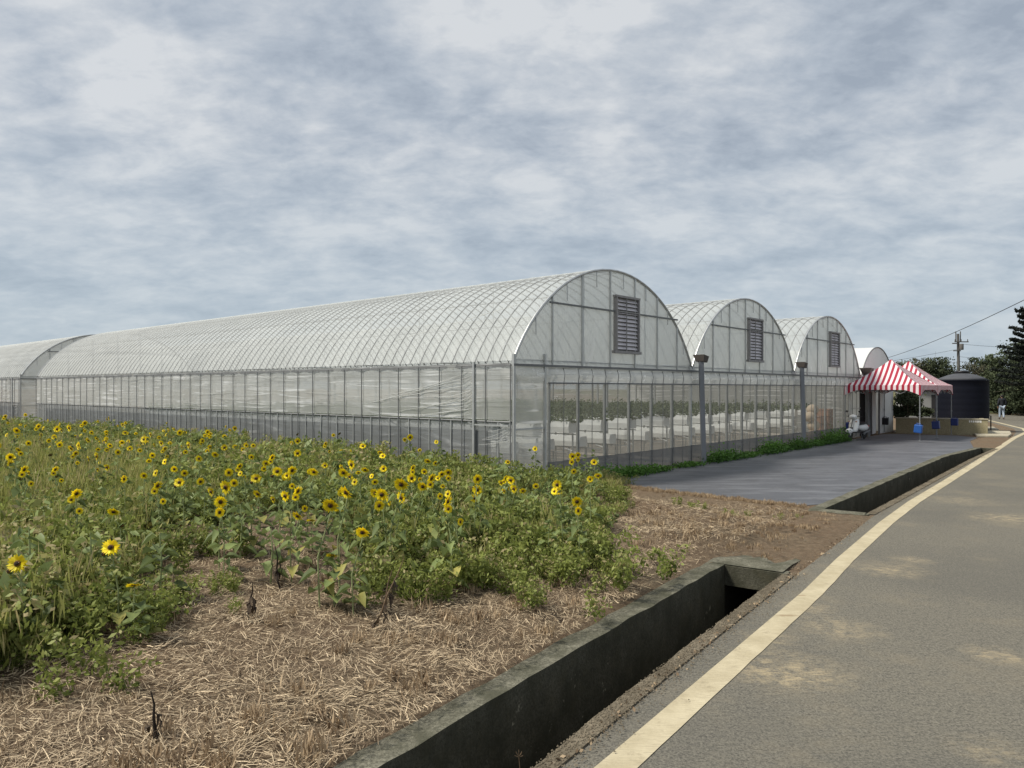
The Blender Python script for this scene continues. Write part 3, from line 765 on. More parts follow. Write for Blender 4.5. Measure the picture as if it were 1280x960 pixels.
def make_bench(L):
    root = thing('growing_bench', 'x', 'growing bench', group='white growing benches inside the greenhouses')
    nseg = int(L / 1.75)
    for tier, (z0, zh, xo) in enumerate([(1.02, .30, .10), (.56, .28, -.22)]):
        for i in range(nseg):
            y = 1.0 + i * 1.75 + (.5 if tier else 0)
            m = MB(); P = []; ln = 1.38 + .18 * random.random(); k = 9
            for u in range(k):
                yy = y + ln * u / (k - 1)
                for (dx, dz) in [(-.17, 0), (-.19, zh * .5), (-.15, zh), (.15, zh), (.19, zh * .5), (.17, 0)]:
                    jit = .035 * mnoise.noise(Vector((yy * 5, dz * 7 + dx * 5, tier + 3)))
                    P.append((xo + dx, yy, z0 + dz * 1.0 + (jit if dz == 0 else jit * .3)))
            m.grid(P, k, 6)
            m.add([P[j] for j in range(6)], [(0, 1, 2, 3, 4, 5)]); m.add([P[(k - 1) * 6 + j] for j in range(6)], [(5, 4, 3, 2, 1, 0)])
            m.build('planter', M['white_plastic'], root)
    c = np.stack([rng.uniform(-.1, .3, int(160 * L)), rng.uniform(.8, L + .6, int(160 * L)), 1.30 + np.abs(rng.normal(0, .13, int(160 * L)))], 1)
    V, Fq = leaf_quads(c, rng, .09); np_mesh('crop_foliage', V, Fq, M['crop'], rng.uniform(0, 1, len(Fq)), root)
    m = MB()
    for i in range(int(L / 1.75) + 1):
        y = 1.0 + i * 1.75
        m.box((.10, y, .5), (.035, .035, 1.02)); m.box((-.22, y + .4, .27), (.035, .035, .55))
    m.tube([(.1, .9, .98), (.1, L + .5, .98)], .016, 5); m.tube([(-.22, .9, .52), (-.22, L + .5, .52)], .016, 5)
    m.tube([(-.05, .9, .02), (-.05, .9, .55), (-.05, 1.2, .62)], .015, 5)
    m.build('bench_frame', M['steel'], root)
    return root
b0 = make_bench(20.0)
wn = ['first', 'second', 'third', 'fourth', 'fifth']
bayn = ['the greenhouse nearest the field', 'the middle greenhouse', 'the third greenhouse by the tents']
for bay in range(3):
    for k in range(5):
        if bay == 2 and k > 3: continue
        r_ = b0 if (bay == 0 and k == 0) else copy_tree(b0)
        s = bay * 8 + .95 + k * 1.5
        r_.location = W(s, .4); r_.rotation_euler = (0, 0, GRZ)
        r_['label'] = 'white two tier growing bench, %s from the left in %s' % (wn[k], bayn[bay])
root = thing('crate_stack', 'faded orange crates stacked behind the net of the third greenhouse', 'crates', W(21.6, .7), GRZ)
for j in range(4):
    m = MB(); m.box((0, 0, .17 + j * .33), (.75, .5, .30)); m.box((0, 0, .31 + j * .33), (.80, .55, .03)); m.build('crate', M['orange'], root)
root = thing('sack_pile', 'pale sacks heaped beside the orange crates behind the net', 'sacks', W(20.4, .8), GRZ)
for (x, y, z) in [(-.2, 0, .2), (.3, .05, .22), (.05, 0, .62), (-.1, .1, 1.0), (.2, .1, 1.3)]:
    m = MB(); m.ball((x, y, z), (.34, .25, .23), 12); m.build('sack', M['pale_sack'], root, True)

# ------------------------------------------------------------------ tents
TA, TB = AX.copy(), BX.copy()
def make_tent():
    root = thing('canopy_tent', 'x', 'tent', group='red and white striped canopy tents')
    # local: x across the front (towards the road), y going away
    def zc(f): return 2.34 + 1.12 * (f ** 1.22)
    m = MB(); N = 10
    for q in range(4):
        P = []
        for i in range(N + 1):
            f = i / N; half = 1.5 * (1 - f) if i < N else .03
            for j in range(9):
                u = -half + 2 * half * j / 8
                p = Vector((u, -max(half, .03), zc(f) - .03 * math.sin(PI * j / 8) * (1 - f)))
                P.append(Matrix.Rotation(q * PI / 2, 3, 'Z') @ p)
        m.grid(P, N + 1, 9)
    m.build('canopy', M['stripes'], root)
    m = MB()
    for q in range(4):
        P = []
        for j in range(25):
            u = -1.5 + 3 * j / 24; e = abs(u) / 1.5
            drop = .20 + .24 * max(0, (e - .55) / .45) ** 1.6
            for z in (2.335, 2.335 - drop): P.append(Matrix.Rotation(q * PI / 2, 3, 'Z') @ Vector((u, -1.503 - (.015 if z < 2.3 else 0), z)))
        m.grid(P, 25, 2)
    m.build('valance', M['stripes'], root)
    for sx in (-1, 1):
        for sy in (-1, 1):
            m = MB(); m.bar((sx * 1.46, sy * 1.46, 0.02), (sx * 1.46, sy * 1.46, 2.33), .035); m.box((sx * 1.46, sy * 1.46, .03), (.1, .1, .012)); m.box((sx * 1.46, sy * 1.46, 1.15), (.05, .05, .08))
            m.build('leg', M['trans_frame'], root)
    m = MB()
    for q in range(4):
        Rq = Matrix.Rotation(q * PI / 2, 3, 'Z')
        pts = [(-1.46, 2.28), (-.73, 1.98), (0, 2.28), (.73, 1.98), (1.46, 2.28)]; pt2 = [(-1.46, 1.98), (-.73, 2.28), (0, 1.98), (.73, 2.28), (1.46, 1.98)]
        for pl in (pts, pt2):
            for a, b in zip(pl[:-1], pl[1:]): m.bar(Rq @ Vector((a[0], -1.46, a[1])), Rq @ Vector((b[0], -1.46, b[1])), .02)
        m.bar(Rq @ Vector((-1.46, -1.46, 2.3)), Rq @ Vector((0, 0, 3.38)), .02)
    m.tube([(0, 0, 2.3), (0, 0, 3.4)], .02, 6)
    m.build('truss', M['steel_dark'], root)
    return root
tent = make_tent()
TRZ = math.atan2(-BX.y, -BX.x)
def tent_pt(lx, ly, k=0):            # tent k=0 front tent, 1 the one behind
    c = Vector((16.62, 32.62)) + Vector((AX.x, AX.y)) * 3.02 * k
    return (c.x - BX.x * lx + AX.x * ly, c.y - BX.y * lx + AX.y * ly)
tent.location = (*tent_pt(0, 0, 0), .02); tent.rotation_euler = (0, 0, TRZ)
tent['label'] = 'front striped canopy tent above the white scooter, showing its full red and white roof'
t2 = copy_tree(tent); t2.location = (*tent_pt(0, 0, 1), .02)
t2['label'] = 'rear striped canopy tent whose peak shows just behind the front one'
jerry = MB(); jerry.box((0, 0, .17), (.30, .2, .34)); jerry.box((.08, 0, .37), (.1, .05, .05))
def can(name, label, lx, ly, k, z, mat, tilt=0):
    root = thing(name, label, 'water can', (*tent_pt(lx, ly, k), z), TRZ + .1, 'water cans weighting the tent legs')
    m = MB(); m.box((0, 0, -.17), (.30, .2, .34)); m.build('can_body', M[mat], root, bevel=.03)
    m = MB(); m.tube([(-.08, 0, 0), (-.08, 0, .05), (.06, 0, .05), (.06, 0, 0)], .014, 6); m.build('handle', M[mat], root)
    m = MB(); m.lathe([(.028, -.01), (.028, .035)], 10, c=(.115, .06, 0)); m.build('cap', M['black_plastic'], root)
    root.rotation_euler = (tilt * .5, tilt, TRZ)
    return root
can('water_can', 'bright blue water can hung on the front corner leg of the striped tent', 1.46, -1.62, 0, .73, 'blue_plastic', .12)
can('water_can', 'navy water can on the middle tent leg, between two other cans', 1.46, 1.28, 0, .78, 'navy_plastic', -.1)
can('water_can', 'navy water can on the far tent leg in front of the beige wall', 1.62, 1.3, 1, .82, 'navy_plastic', .0)
can('water_can', 'dark blue water can hung on the tent leg beside the white scooter', -1.25, -1.5, 0, .75, 'navy_plastic', .04)
can('water_can', 'black water can hanging in front of the white tunnel door', -1.4, 1.4, 1, .76, 'black_plastic', .05)

# ------------------------------------------------------------------ scooter
def make_scooter():
    root = thing('scooter', 'white motor scooter parked under the left corner of the striped tent', 'scooter')
    def wheel(y):
        w = bpy.data.objects.new('wheel', None); 
        m = MB(); 
        Mx = Matrix.Rotation(PI / 2, 4, 'Y')
        m.lathe([(.14, -.045), (.20, -.055), (.235, -.03), (.24, 0), (.235, .03), (.20, .055), (.14, .045)], 20, c=(0, y, .24), M=Mx.to_3x3().to_4x4())
        t = m.build('wheel', M['black_rubber'], root, True)
        m = MB(); m.lathe([(.02, -.05), (.14, -.03), (.14, .03), (.02, .05)], 16, c=(0, y, .24), M=Mx.to_3x3().to_4x4()); m.build('rim', M['steel'], t)
        bpy.data.objects.remove(w)
    wheel(-.62); wheel(.60)
    m = MB(); P = []
    for i in range(9):      # front leg shield
        f = i / 8; z = .34 + .56 * f; wd = .17 + .06 * math.sin(PI * f); y = -.42 + .16 * f
        for j in range(7):
            u = -1 + 2 * j / 6; P.append((u * wd, y + .10 * u * u, z))
    m.grid(P, 9, 7); sh = m.build('front_shield', M['white_paint'], root, True); md = sh.modifiers.new('s', 'SOLIDIFY'); md.thickness = .03
    m = MB(); m.ball((0, -.62, .38), (.09, .27, .12), 12); m.build('front_mudguard', M['white_paint'], root, True)
    m = MB(); m.box((0, -.47, .50), (.13, .02, .09)); m.build('number_plate', M['black_plastic'], root)
    m = MB(); m.box((0, .0, .33), (.30, .55, .07)); m.build('footboard', M['black_plastic'], root, bevel=.02)
    m = MB(); m.ball((0, .50, .50), (.17, .42, .17), 16); m.build('rear_body', M['white_paint'], root, True)
    m = MB(); m.ball((0, .38, .68), (.14, .40, .075), 14); m.build('seat', M['black_plastic'], root, True)
    m = MB(); m.ball((0, -.30, .98), (.16, .13, .10), 12); m.build('handlebar_cover', M['white_paint'], root, True)
    m = MB(); m.ball((0, -.41, .98), (.075, .04, .065), 12); m.build('headlight', M['lamp_clear'], root, True)
    m = MB(); m.tube([(-.34, -.2, 1.0), (-.1, -.29, 1.0), (.1, -.29, 1.0), (.34, -.2, 1.0)], .016, 6); m.build('handlebar', M['black_plastic'], root)
    for sx in (-1, 1):
        m = MB(); m.tube([(sx * .2, -.27, 1.0), (sx * .26, -.3, 1.17)], .008, 5); m.ball((sx * .28, -.3, 1.21), (.065, .015, .045), 10); m.build('mirror', M['black_plastic'], root, True)
        m = MB(); m.ball((sx * .16, -.36, .78), (.045, .03, .03), 8); m.build('indicator', M['orange'], root, True)
    m = MB(); m.tube([(0, -.30, .95), (0, -.50, .5), (0, -.62, .24)], .025, 6); m.build('fork', M['steel_dark'], root)
    m = MB(); m.tube([(.15, .25, .25), (.17, .75, .36)], [.035, .055], 8); m.build('exhaust', M['steel_dark'], root)
    m = MB(); m.tube([(-.1, .15, .28), (-.19, .12, .03)], .012, 5); m.tube([(.1, .15, .28), (.19, .12, .03)], .012, 5); m.build('stand', M['steel_dark'], root)
    m = MB(); m.box((0, .93, .55), (.14, .03, .08)); m.build('tail_light', M['lamp_red'], root)
    return root
sc = make_scooter(); x, y = G(1071, 550); sc.location = (x, y, .025); sc.rotation_euler = (0, 0, R(-52))

# ------------------------------------------------------------------ wall, tank, slabs
root = thing('low_wall', 'low beige rendered wall in front of the dark water tank', 'wall')
wa, wb = Vector((18.95, 36.75)), Vector((22.35, 34.95)); d = (wb - wa).normalized(); nrm2 = Vector((-d.y, d.x)); rz = math.atan2(d.y, d.x)
Lw = (wb - wa).length; c = (wa + wb) / 2
def wbox(m, u0, u1, v0, v1, z0, z1):
    cc = wa + d * (u0 + u1) / 2 + nrm2 * (v0 + v1) / 2; m.box((cc.x, cc.y, (z0 + z1) / 2), (u1 - u0, v1 - v0, z1 - z0), rz)
m = MB(); wbox(m, 0, Lw, 0, .18, 0, .74); wbox(m, Lw - .18, Lw, .182, 4.6, 0, .738); m.build('wall_body', M['beige'], root)
m = MB(); wbox(m, -.02, Lw + .03, -.03, .21, .742, .79); m.build('coping', M['slab'], root)
m = MB()
for k in range(7):
    u = Lw - .75 + k * .075; wbox(m, u, u + .045, -.006, -.002, .60 + .01 * (k % 2), .70); 
m.build('painted_mark', M['white_paint'], root)
m = MB(); wbox(m, .1, Lw - .2, .25, 4.6, 0, .62); o = m.build('raised_concrete_plinth', M['slab']); tag(o, 'raised concrete plinth behind the beige wall carrying the dark tank', 'plinth')
root = thing('water_tank', 'large dark blue black plastic water tank with domed lid', 'water tank', (K(1202.5, 38.2), 38.2, .62))
m = MB(); rt = 1.19
pr = [(rt - .03, 0), (rt, .04)]
for k in range(6): pr += [(rt, .1 + k * .31), (rt - .004, .13 + k * .31), (rt, .16 + k * .31)]
pr += [(rt, 1.98), (rt + .02, 2.0), (rt - .01, 2.03)]
m.lathe(pr, 48); m.build('tank_body', M['tank'], root, True)
m = MB(); m.lathe([(rt - .01, 2.031), (.95, 2.16), (.62, 2.29), (.34, 2.36), (.30, 2.37)], 40); m.build('tank_dome', M['tank_top'], root, True)
m = MB(); m.lathe([(.30, 2.372), (.33, 2.40), (.33, 2.47), (.30, 2.50), (.1, 2.52)], 24); m.build('lid', M['black_plastic'], root, True)
m = MB(); m.tube([(1.17, -.2, .2), (1.32, -.25, .2), (1.32, -.25, -.5)], .03, 8); m.build('outlet_pipe', M['black_plastic'], root)
# slabs over the drain
for i, (quad, lab) in enumerate([([(21.1, 33.75), (22.35, 33.5), (23.3, 34.75), (21.9, 35.3)], 'nearest pale concrete slab over the drain beside the road bend'),
                               ([(21.95, 35.4), (23.4, 34.85), (24.7, 36.9), (23.2, 37.6)], 'middle pale concrete slab over the drain below the dark tank'),
                               ([(24.0, 38.8), (25.0, 38.2), (26.3, 40.6), (25.2, 41.2)], 'farthest pale concrete slab over the drain past the tank')]):
    m = MB(); m.prism(quad, 0.0, .09 + .02 * i); o = m.build('drain_slab', M['slab'], bevel=.015); tag(o, lab, 'concrete slab', 'pale slabs bridging the drain')
m = MB(); x, y = G(1128, 541); m.lathe([(.30, 0), (.34, .03), (.30, .06)], 20, c=(x, y, .03)); o = m.build('basin_lid', M['white_plastic']); tag(o, 'flat white round lid lying on the ground cover by the beige wall', 'lid')

# ------------------------------------------------------------------ shed and vehicles far behind
root = thing('storage_shed', 'small grey shed with pale sloping roof edge behind the beige wall', 'shed', (K(1158, 50), 50, 0), R(-20))
m = MB(); m.box((0, 0, 1.0), (3.4, 2.4, 2.0)); m.build('shed_wall', M['shed_wall'], root)
m = MB(); m.add([(-2, -1.5, 2.75), (2.1, -1.5, 1.85), (2.1, 1.4, 1.85), (-2, 1.4, 2.75), (-2, -1.5, 2.83), (2.1, -1.5, 1.93), (2.1, 1.4, 1.93), (-2, 1.4, 2.83)], [(3, 2, 1, 0), (4, 5, 6, 7), (0, 1, 5, 4), (1, 2, 6, 5), (2, 3, 7, 6), (3, 0, 4, 7)]); m.build('roof', M['shed_wall'], root)
m = MB(); m.bar((-2, -1.53, 2.80), (2.1, -1.53, 1.90), .09); m.build('roof_trim', M['white_paint'], root)
m = MB(); m.box((.5, -1.22, .9), (.8, .04, 1.8)); m.build('door', M['dark'], root)
def make_car(label, loc, rz, van=False):
    root = thing('parked_van' if van else 'parked_car', label, 'van' if van else 'car', loc, rz)
    H = 1.95 if van else 1.45
    prof = [(-2.2, .35), (2.2, .35), (2.25, .75), (2.05, .95), (1.25, 1.02), (.75, H), (-1.9, H), (-2.2, 1.0)] if not van else [(-2.3, .35), (2.2, .35), (2.25, .9), (1.9, 1.15), (1.35, H), (-2.2, H), (-2.3, 1.2)]
    n = len(prof); m = MB()
    m.add([(x, -.82, z) for x, z in prof] + [(x, .82, z) for x, z in prof], [tuple(range(n)), tuple(range(n, 2 * n))[::-1]] + [(i, n + i, n + (i + 1) % n, (i + 1) % n) for i in range(n)])
    m.build('body', M['white_paint'], root, bevel=.07)
    for sy in (-1, 1):
        m = MB(); m.add([(-1.6, sy * .825, 1.08), (1.05, sy * .825, 1.08), (.7, sy * .825, H - .12), (-1.6, sy * .825, H - .12)], [(0, 1, 2, 3)]); m.build('side_window', M['glass_dark'], root)
        for wx in (-1.4, 1.4):
            m = MB(); m.lathe([(.1, -.1), (.3, -.1), (.32, 0), (.3, .1), (.1, .1)], 18, c=(wx, sy * .76, .32), M=Matrix.Rotation(PI / 2, 4, 'X')); wl = m.build('wheel', M['black_rubber'], root)
            m = MB(); m.lathe([(.02, -.105), (.19, -.105), (.19, .105), (.02, .105)], 14, c=(wx, sy * .76, .32), M=Matrix.Rotation(PI / 2, 4, 'X')); m.build('rim', M['steel'], wl)
        m = MB(); m.ball((2.2, sy * .6, .72), (.07, .16, .09), 8); m.build('headlight', M['lamp_clear'], root)
        m = MB(); m.box((-2.22, sy * .68, .85), (.06, .16, .22)); m.build('tail_light', M['lamp_red'], root)
    return root
make_car('white van half hidden by trees beyond the dark tank', (K(1247, 76), 76, 0), R(8), True)
make_car('white car glimpsed between the tent legs behind the beige wall', (K(1170, 56), 56, 0), R(200))

# ------------------------------------------------------------------ trees
def tree(name, label, x, y, h, crown, seed, mat='tree_leaf', leaf=.2, n=7000, lobes=9, cat='tree', group=None, trunk_h=.35, bare=.0, density=1.0):
    g = np.random.default_rng(seed); root = thing(name, label, cat, (x, y, 0), 0, group)
    m = MB(); th = h * trunk_h
    rt = max(.05, h * .022)
    m.tube([(0, 0, -.1), (.1 * g.normal(), .1 * g.normal(), th * .6), (.15 * g.normal(), .15 * g.normal(), th), (.2 * g.normal(), .2 * g.normal(), h * .8)], [rt * 1.4, rt, rt * .85, rt * .25], 8)
    cs = []
    for k in range(lobes):
        a = g.uniform(0, 2 * PI); rr = crown * g.uniform(.15, .75); zz = g.uniform(th * .9, h * .88)
        rad = crown * g.uniform(.30, .52) * (1.1 - .4 * (zz / h))
        c = np.array([rr * math.cos(a), rr * math.sin(a), zz]); cs.append((c, rad))
        m.tube([(0, 0, th * g.uniform(.7, 1.1)), tuple(c * np.array([.5, .5, 1]) * np.array([1, 1, .85])), tuple(c)], [rt * .55, rt * .35, rt * .12], 5)
        for q in range(3):
            e = c + g.normal(size=3) * rad * .8; m.tube([tuple(c), tuple(e)], [rt * .14, rt * .05], 4)
    cs.append((np.array([0, 0, h * .82]), crown * .4))
    m.build('trunk', M['bark'], root)
    pts = []; tn = []
    per = n // len(cs)
    for c, rad in cs:
        k = 14; sub = c + g.normal(size=(k, 3)) * rad * .62 * np.array([1, 1, .8])
        ii = g.integers(0, k, per); sr = rad * g.uniform(.16, .36, k)[ii]
        p = sub[ii] + g.normal(size=(per, 3)) * sr[:, None] * np.array([1, 1, .75])
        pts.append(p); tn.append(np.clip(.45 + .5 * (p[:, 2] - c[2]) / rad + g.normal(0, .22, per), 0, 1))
    p = np.concatenate(pts); t = np.concatenate(tn); ok = (p[:, 2] > th * .35) & (p[:, 2] < h * 1.02)
    p = p[ok]; t = t[ok]
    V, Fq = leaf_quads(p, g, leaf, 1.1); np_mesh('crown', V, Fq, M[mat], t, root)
    return root
gt = 'trees beyond the tents and tank'
trees = [('broadleaf_tree', 'dark olive tree rising above the rear striped tent', 1143, 72, 5.0, 2.6, 'tree_brown'),
         ('broadleaf_tree', 'rounded dark tree just left of the utility pole', 1176, 70, 5.1, 2.5, 'tree_leaf'),
         ('broadleaf_tree', 'low dull tree between the striped tents and the tank', 1160, 80, 5.0, 3.0, 'tree_brown'),
         ('broadleaf_tree', 'brownish tree right behind the utility pole foot', 1204, 84, 4.7, 3.0, 'tree_brown'),
         ('broadleaf_tree', 'thin dry-looking tree above the right edge of the tank', 1222, 72, 4.9, 1.9, 'tree_brown'),
         ('broadleaf_tree', 'bushy grey green tree behind the white van', 1240, 82, 5.6, 3.0, 'tree_leaf'),
         ('broadleaf_tree', 'dense green tree overhanging the road behind the walking person', 1263, 65.5, 5.4, 2.7, 'tree_leaf'),
         ('broadleaf_tree', 'tall dense tree at the road bend under the conifer', 1284, 62.5, 6.1, 2.9, 'tree_leaf'),
         ('broadleaf_tree', 'dense roadside tree standing past the picture edge', 1318, 59, 6.5, 3.2, 'tree_leaf')]
for i, (nm, lb, px, Y, h, cr, mt) in enumerate(trees):
    big = px > 1250
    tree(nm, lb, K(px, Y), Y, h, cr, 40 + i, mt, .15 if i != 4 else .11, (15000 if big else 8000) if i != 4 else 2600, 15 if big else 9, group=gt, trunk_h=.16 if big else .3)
def bush(name, label, x, y, z0, rx, h, seed, mat='tree_leaf', leaf=.09, n=3500, group=None, cat='bush'):
    g = np.random.default_rng(seed); root = thing(name, label, cat, (x, y, z0), 0, group)
    k = 40; cc = g.normal(size=(k, 3)); cc /= np.linalg.norm(cc, axis=1)[:, None]; cc *= g.uniform(.3, .95, k)[:, None]
    ii = g.integers(0, k, n); p = cc[ii] * np.array([rx, rx, h * .5]) * .85 + g.normal(size=(n, 3)) * np.array([rx, rx, h * .5]) * .13
    p[:, 2] += h * .5; p = p[p[:, 2] > .02]
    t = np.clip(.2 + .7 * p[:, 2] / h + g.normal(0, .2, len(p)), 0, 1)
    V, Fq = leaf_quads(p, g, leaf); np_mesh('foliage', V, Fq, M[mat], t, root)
    m = MB()
    for q in range(5): a = g.uniform(0, 6.28); m.tube([(0, 0, -.02), (.5 * rx * math.cos(a), .5 * rx * math.sin(a), h * .7)], [.03, .01], 5)
    m.build('stem', M['bark'], root)
    return root
bush('round_bush', 'dark round clipped bush on the plinth left of the tank', K(1134, 38.3), 38.3, .62, .78, 1.7, 60, n=5000)
bush('low_hedge', 'low dark hedge clump at the foot of the round bush', K(1150, 40), 40, .6, .8, .7, 61)
bush('low_hedge', 'low dark hedge clump beside the white tunnel wall', K(1124, 39), 39, .6, .5, .7, 62)
bush('roadside_shrub', 'yellowish scrub beyond the road bend below the white van', K(1244, 67), 67, 0, 1.5, 1.0, 63, 'weed', .14)
bush('roadside_shrub', 'dark scrub at the road edge behind the walking person', K(1262, 62.5), 62.5, 0, 1.6, 1.8, 64, 'tree_leaf', .14, 6000)
bush('roadside_shrub', 'dark scrub at the road edge under the dense trees', K(1284, 60.5), 60.5, 0, 1.8, 2.2, 65, 'tree_leaf', .14, 6000)
# conifer with tiered drooping boughs
root = thing('conifer', 'dark conifer with tiered upswept boughs above the roadside trees', 'tree', (K(1293, 52), 52, 0))
m = MB(); m.tube([(0, 0, 0), (.05, 0, 4), (0, 0, 8.2)], [.22, .14, .03], 8); 
pts = []; g = np.random.default_rng(77)
for k in range(13):
    z = 2.6 + k * .42; ln = 2.5 * (1 - (z - 2.6) / 7.6) ** .8 + .2
    for b in range(6):
        a = b * PI / 3 + k * .9 + g.uniform(-.2, .2); d_ = np.array([math.cos(a), math.sin(a), 0]); l2 = ln * g.uniform(.55, 1.2)
        m.tube([(0, 0, z), tuple(d_ * l2 * .6 + np.array([0, 0, z - .08])), tuple(d_ * l2 + np.array([0, 0, z + .14]))], [.03, .02, .008], 4)
        u = g.uniform(.15, 1.0, 260)[:, None]; c = d_ * l2 * u + np.array([0, 0, 1.0]) * (z - .10 + .26 * u ** 2)
        pr_ = np.array([-d_[1], d_[0], 0]); c = c + pr_ * g.normal(0, 1, (260, 1)) * .16 * (1.2 - u) * ln + np.array([0, 0, 1]) * g.normal(0, .05, (260, 1))
        pts.append(c)
m.build('trunk', M['bark'], root)
c = np.concatenate(pts); V, Fq = leaf_quads(c, g, .12, 1.6); np_mesh('crown', V, Fq, M['conifer'], g.uniform(0, 1, len(Fq)), root)

# ------------------------------------------------------------------ utility pole and wires
YP = 92.0; xp = K(1199, YP)
root = thing('utility_pole', 'dark utility pole with crossarms and insulators above the tank', 'utility pole', (xp, YP, 0))
m = MB(); m.tube([(0, 0, 0), (-.15, 0, 9.0)], [.22, .14], 10); m.build('pole', M['pole_conc'], root)
for z, wd, ox in ((8.0, 1.7, .2), (6.9, .9, -.35), (7.8, .7, -.6)):
    m = MB(); m.bar((ox - wd / 2, -.15, z), (ox + wd / 2, -.15, z), .12); m.build('crossarm', M['pole_conc'], root)
m = MB()
for ox in (-.6, .15, .95): m.tube([(ox, -.15, 8.0), (ox, -.15, 8.32)], .05, 6)
m.tube([(-.42, 0, 8), (-.42, 0, 9.3)], .06, 6); m.tube([(.15, 0, 8), (.15, 0, 9.3)], .06, 6)
m.build('insulator', M['pole_conc'], root)
m = MB(); m.lathe([(.22, 0), (.24, .1), (.24, .7), (.2, .75)], 12, c=(.1, -.3, 7.0)); m.build('transformer', M['pole_conc'], root, True)
def wire(label, p0, p1, sag, r):
    p0, p1 = Vector(p0), Vector(p1); pts = []
    for i in range(25):
        f = i / 24; p = p0.lerp(p1, f); p.z -= sag * 4 * f * (1 - f); pts.append(p)
    m = MB(); m.tube(pts, r, 5); o = m.build('overhead_wire', M['wire']); tag(o, label, 'wire', 'overhead wires')
wire('thick dark overhead wire sloping down from the upper right past the pole', (K(1330, 38), 38, ZZ(350, 38)), (K(1060, 110), 110, ZZ(457, 110)), .9, .022)
for i, (pya, pyb, lab) in enumerate([(430, 431, 'thin wire leaving the top crossarm'), (446, 447, 'thin wire below the top crossarm'), (452, 452, 'lowest thin wire reaching the pole')]):
    wire(lab + ' towards the trees', (xp, YP - .15, ZZ(pya, YP)), (K(1420, 110), 110, ZZ(pyb - 6, 110)), .8, .018)
    wire(lab + ' towards the white tunnel', (xp, YP - .15, ZZ(pya + 6, YP)), (K(900, 130), 130, ZZ(470, 130)), .9, .018)

# ------------------------------------------------------------------ person walking away
def _unused_skinned(name, verts, edges, radii, mat, parent=None, sub=2, rootv=0):
    me = bpy.data.meshes.new(name); me.from_pydata(verts, edges, []); me.materials.append(mat)
    o = bpy.data.objects.new(name, me); COL.objects.link(o)
    if parent: o.parent = parent
    s = o.modifiers.new('skin', 'SKIN'); s.use_smooth_shade = True
    sv = me.skin_vertices[0].data if me.skin_vertices else None
    if sv is None:
        bpy.context.view_layer.objects.active = o; sv = me.skin_vertices[0].data
    for i, r in enumerate(radii):
        sv[i].radius = (r, r) if not isinstance(r, tuple) else r; sv[i].use_root = (i == rootv)
    u = o.modifiers.new('sub', 'SUBSURF'); u.levels = sub; u.render_levels = sub
    return o
def ensure_skin(me):
    if not me.skin_vertices: me.attributes.new
px_, py_ = G(1252.5, 524)
pr = thing('person', 'person in dark jacket and pale jeans walking away along the road', 'person', (px_, py_, .0), R(-20))
V = [(0, 0, .95), (0, 0, 1.12), (0, .01, 1.32), (0, .01, 1.46), (0, -.01, 1.54), (0, .0, 1.62), (0, .01, 1.70),      # pelvis..head 0-6
     (.09, 0, .90), (.10, .06, .50), (.10, -.08, .10), (.11, .04, .04),                                           # right leg 7-10
     (-.09, 0, .90), (-.10, .14, .50), (-.10, .16, .10), (-.11, .28, .04),                                           # left 11-14
     (.17, 0, 1.42), (.24, -.05, 1.15), (.24, .08, .92), (.235, .11, .86),                                                        # arm 15-18
     (-.17, 0, 1.42), (-.24, -.06, 1.15), (-.23, .10, .93), (-.225, .13, .87)]                                             # 19-22
E = [(0, 1), (1, 2), (2, 3), (3, 4), (4, 5), (5, 6), (0, 7), (7, 8), (8, 9), (9, 10), (0, 11), (11, 12), (12, 13), (13, 14), (3, 15), (15, 16), (16, 17), (17, 18), (3, 19), (19, 20), (20, 21), (21, 22)]
Rr = [.12, .115, .13, .09, .05, .085, .07, .085, .058, .038, .035, .085, .058, .038, .035, .055, .042, .03, .028, .055, .042, .03, .028]
for sx, b in ((1, 18), (-1, 22)):
    hb = Vector(V[b])
    for k in range(4):
        i0 = len(V); off = -.026 + .017 * k
        V += [tuple(hb + Vector((0, off, -.03))), tuple(hb + Vector((-sx * .004, off, -.07 - .008 * (k in (1, 2))))), tuple(hb + Vector((-sx * .02, off, -.095 - .008 * (k in (1, 2)))))]
        E += [(b, i0), (i0, i0 + 1), (i0 + 1, i0 + 2)]; Rr += [.010, .009, .008]
    i0 = len(V); V += [tuple(hb + Vector((-sx * .01, .035, -.02))), tuple(hb + Vector((-sx * .02, .05, -.055)))]; E += [(b, i0), (i0, i0 + 1)]; Rr += [.011, .009]
def mk_skin(name, V, E, Rr, mat, parent):
    me = bpy.data.meshes.new(name); me.from_pydata(V, E, []); me.materials.append(mat)
    o = bpy.data.objects.new(name, me); COL.objects.link(o); o.parent = parent
    s = o.modifiers.new('skin', 'SKIN'); s.use_smooth_shade = True
    if len(me.skin_vertices) == 0:
        bpy.context.view_layer.objects.active = o; o.select_set(True)
        bpy.ops.object.modifier_remove(modifier='skin'); bpy.ops.object.modifier_add(type='SKIN'); o.modifiers[-1].use_smooth_shade = True; o.select_set(False)
    sv = me.skin_vertices[0].data
    for i, r in enumerate(Rr): sv[i].radius = (r, r); sv[i].use_root = (i == 0)
    u = o.modifiers.new('sub', 'SUBSURF'); u.levels = 1; u.render_levels = 1
    return o
mk_skin('body', V, E, Rr, M['skin'], pr)
jv = [V[i] for i in (0, 1, 2, 3, 15, 16, 17, 19, 20, 21)] + [(0, 0, 1.55)]; jv[0] = (0, 0, .88)
mk_skin('jacket', jv, [(0, 1), (1, 2), (2, 3), (3, 4), (4, 5), (5, 6), (3, 7), (7, 8), (8, 9), (3, 10)], [.17, .155, .18, .15, .10, .078, .05, .10, .078, .05, .085], M['jacket'], pr)
jv = [V[i] for i in (0, 7, 8, 9, 11, 12, 13)]
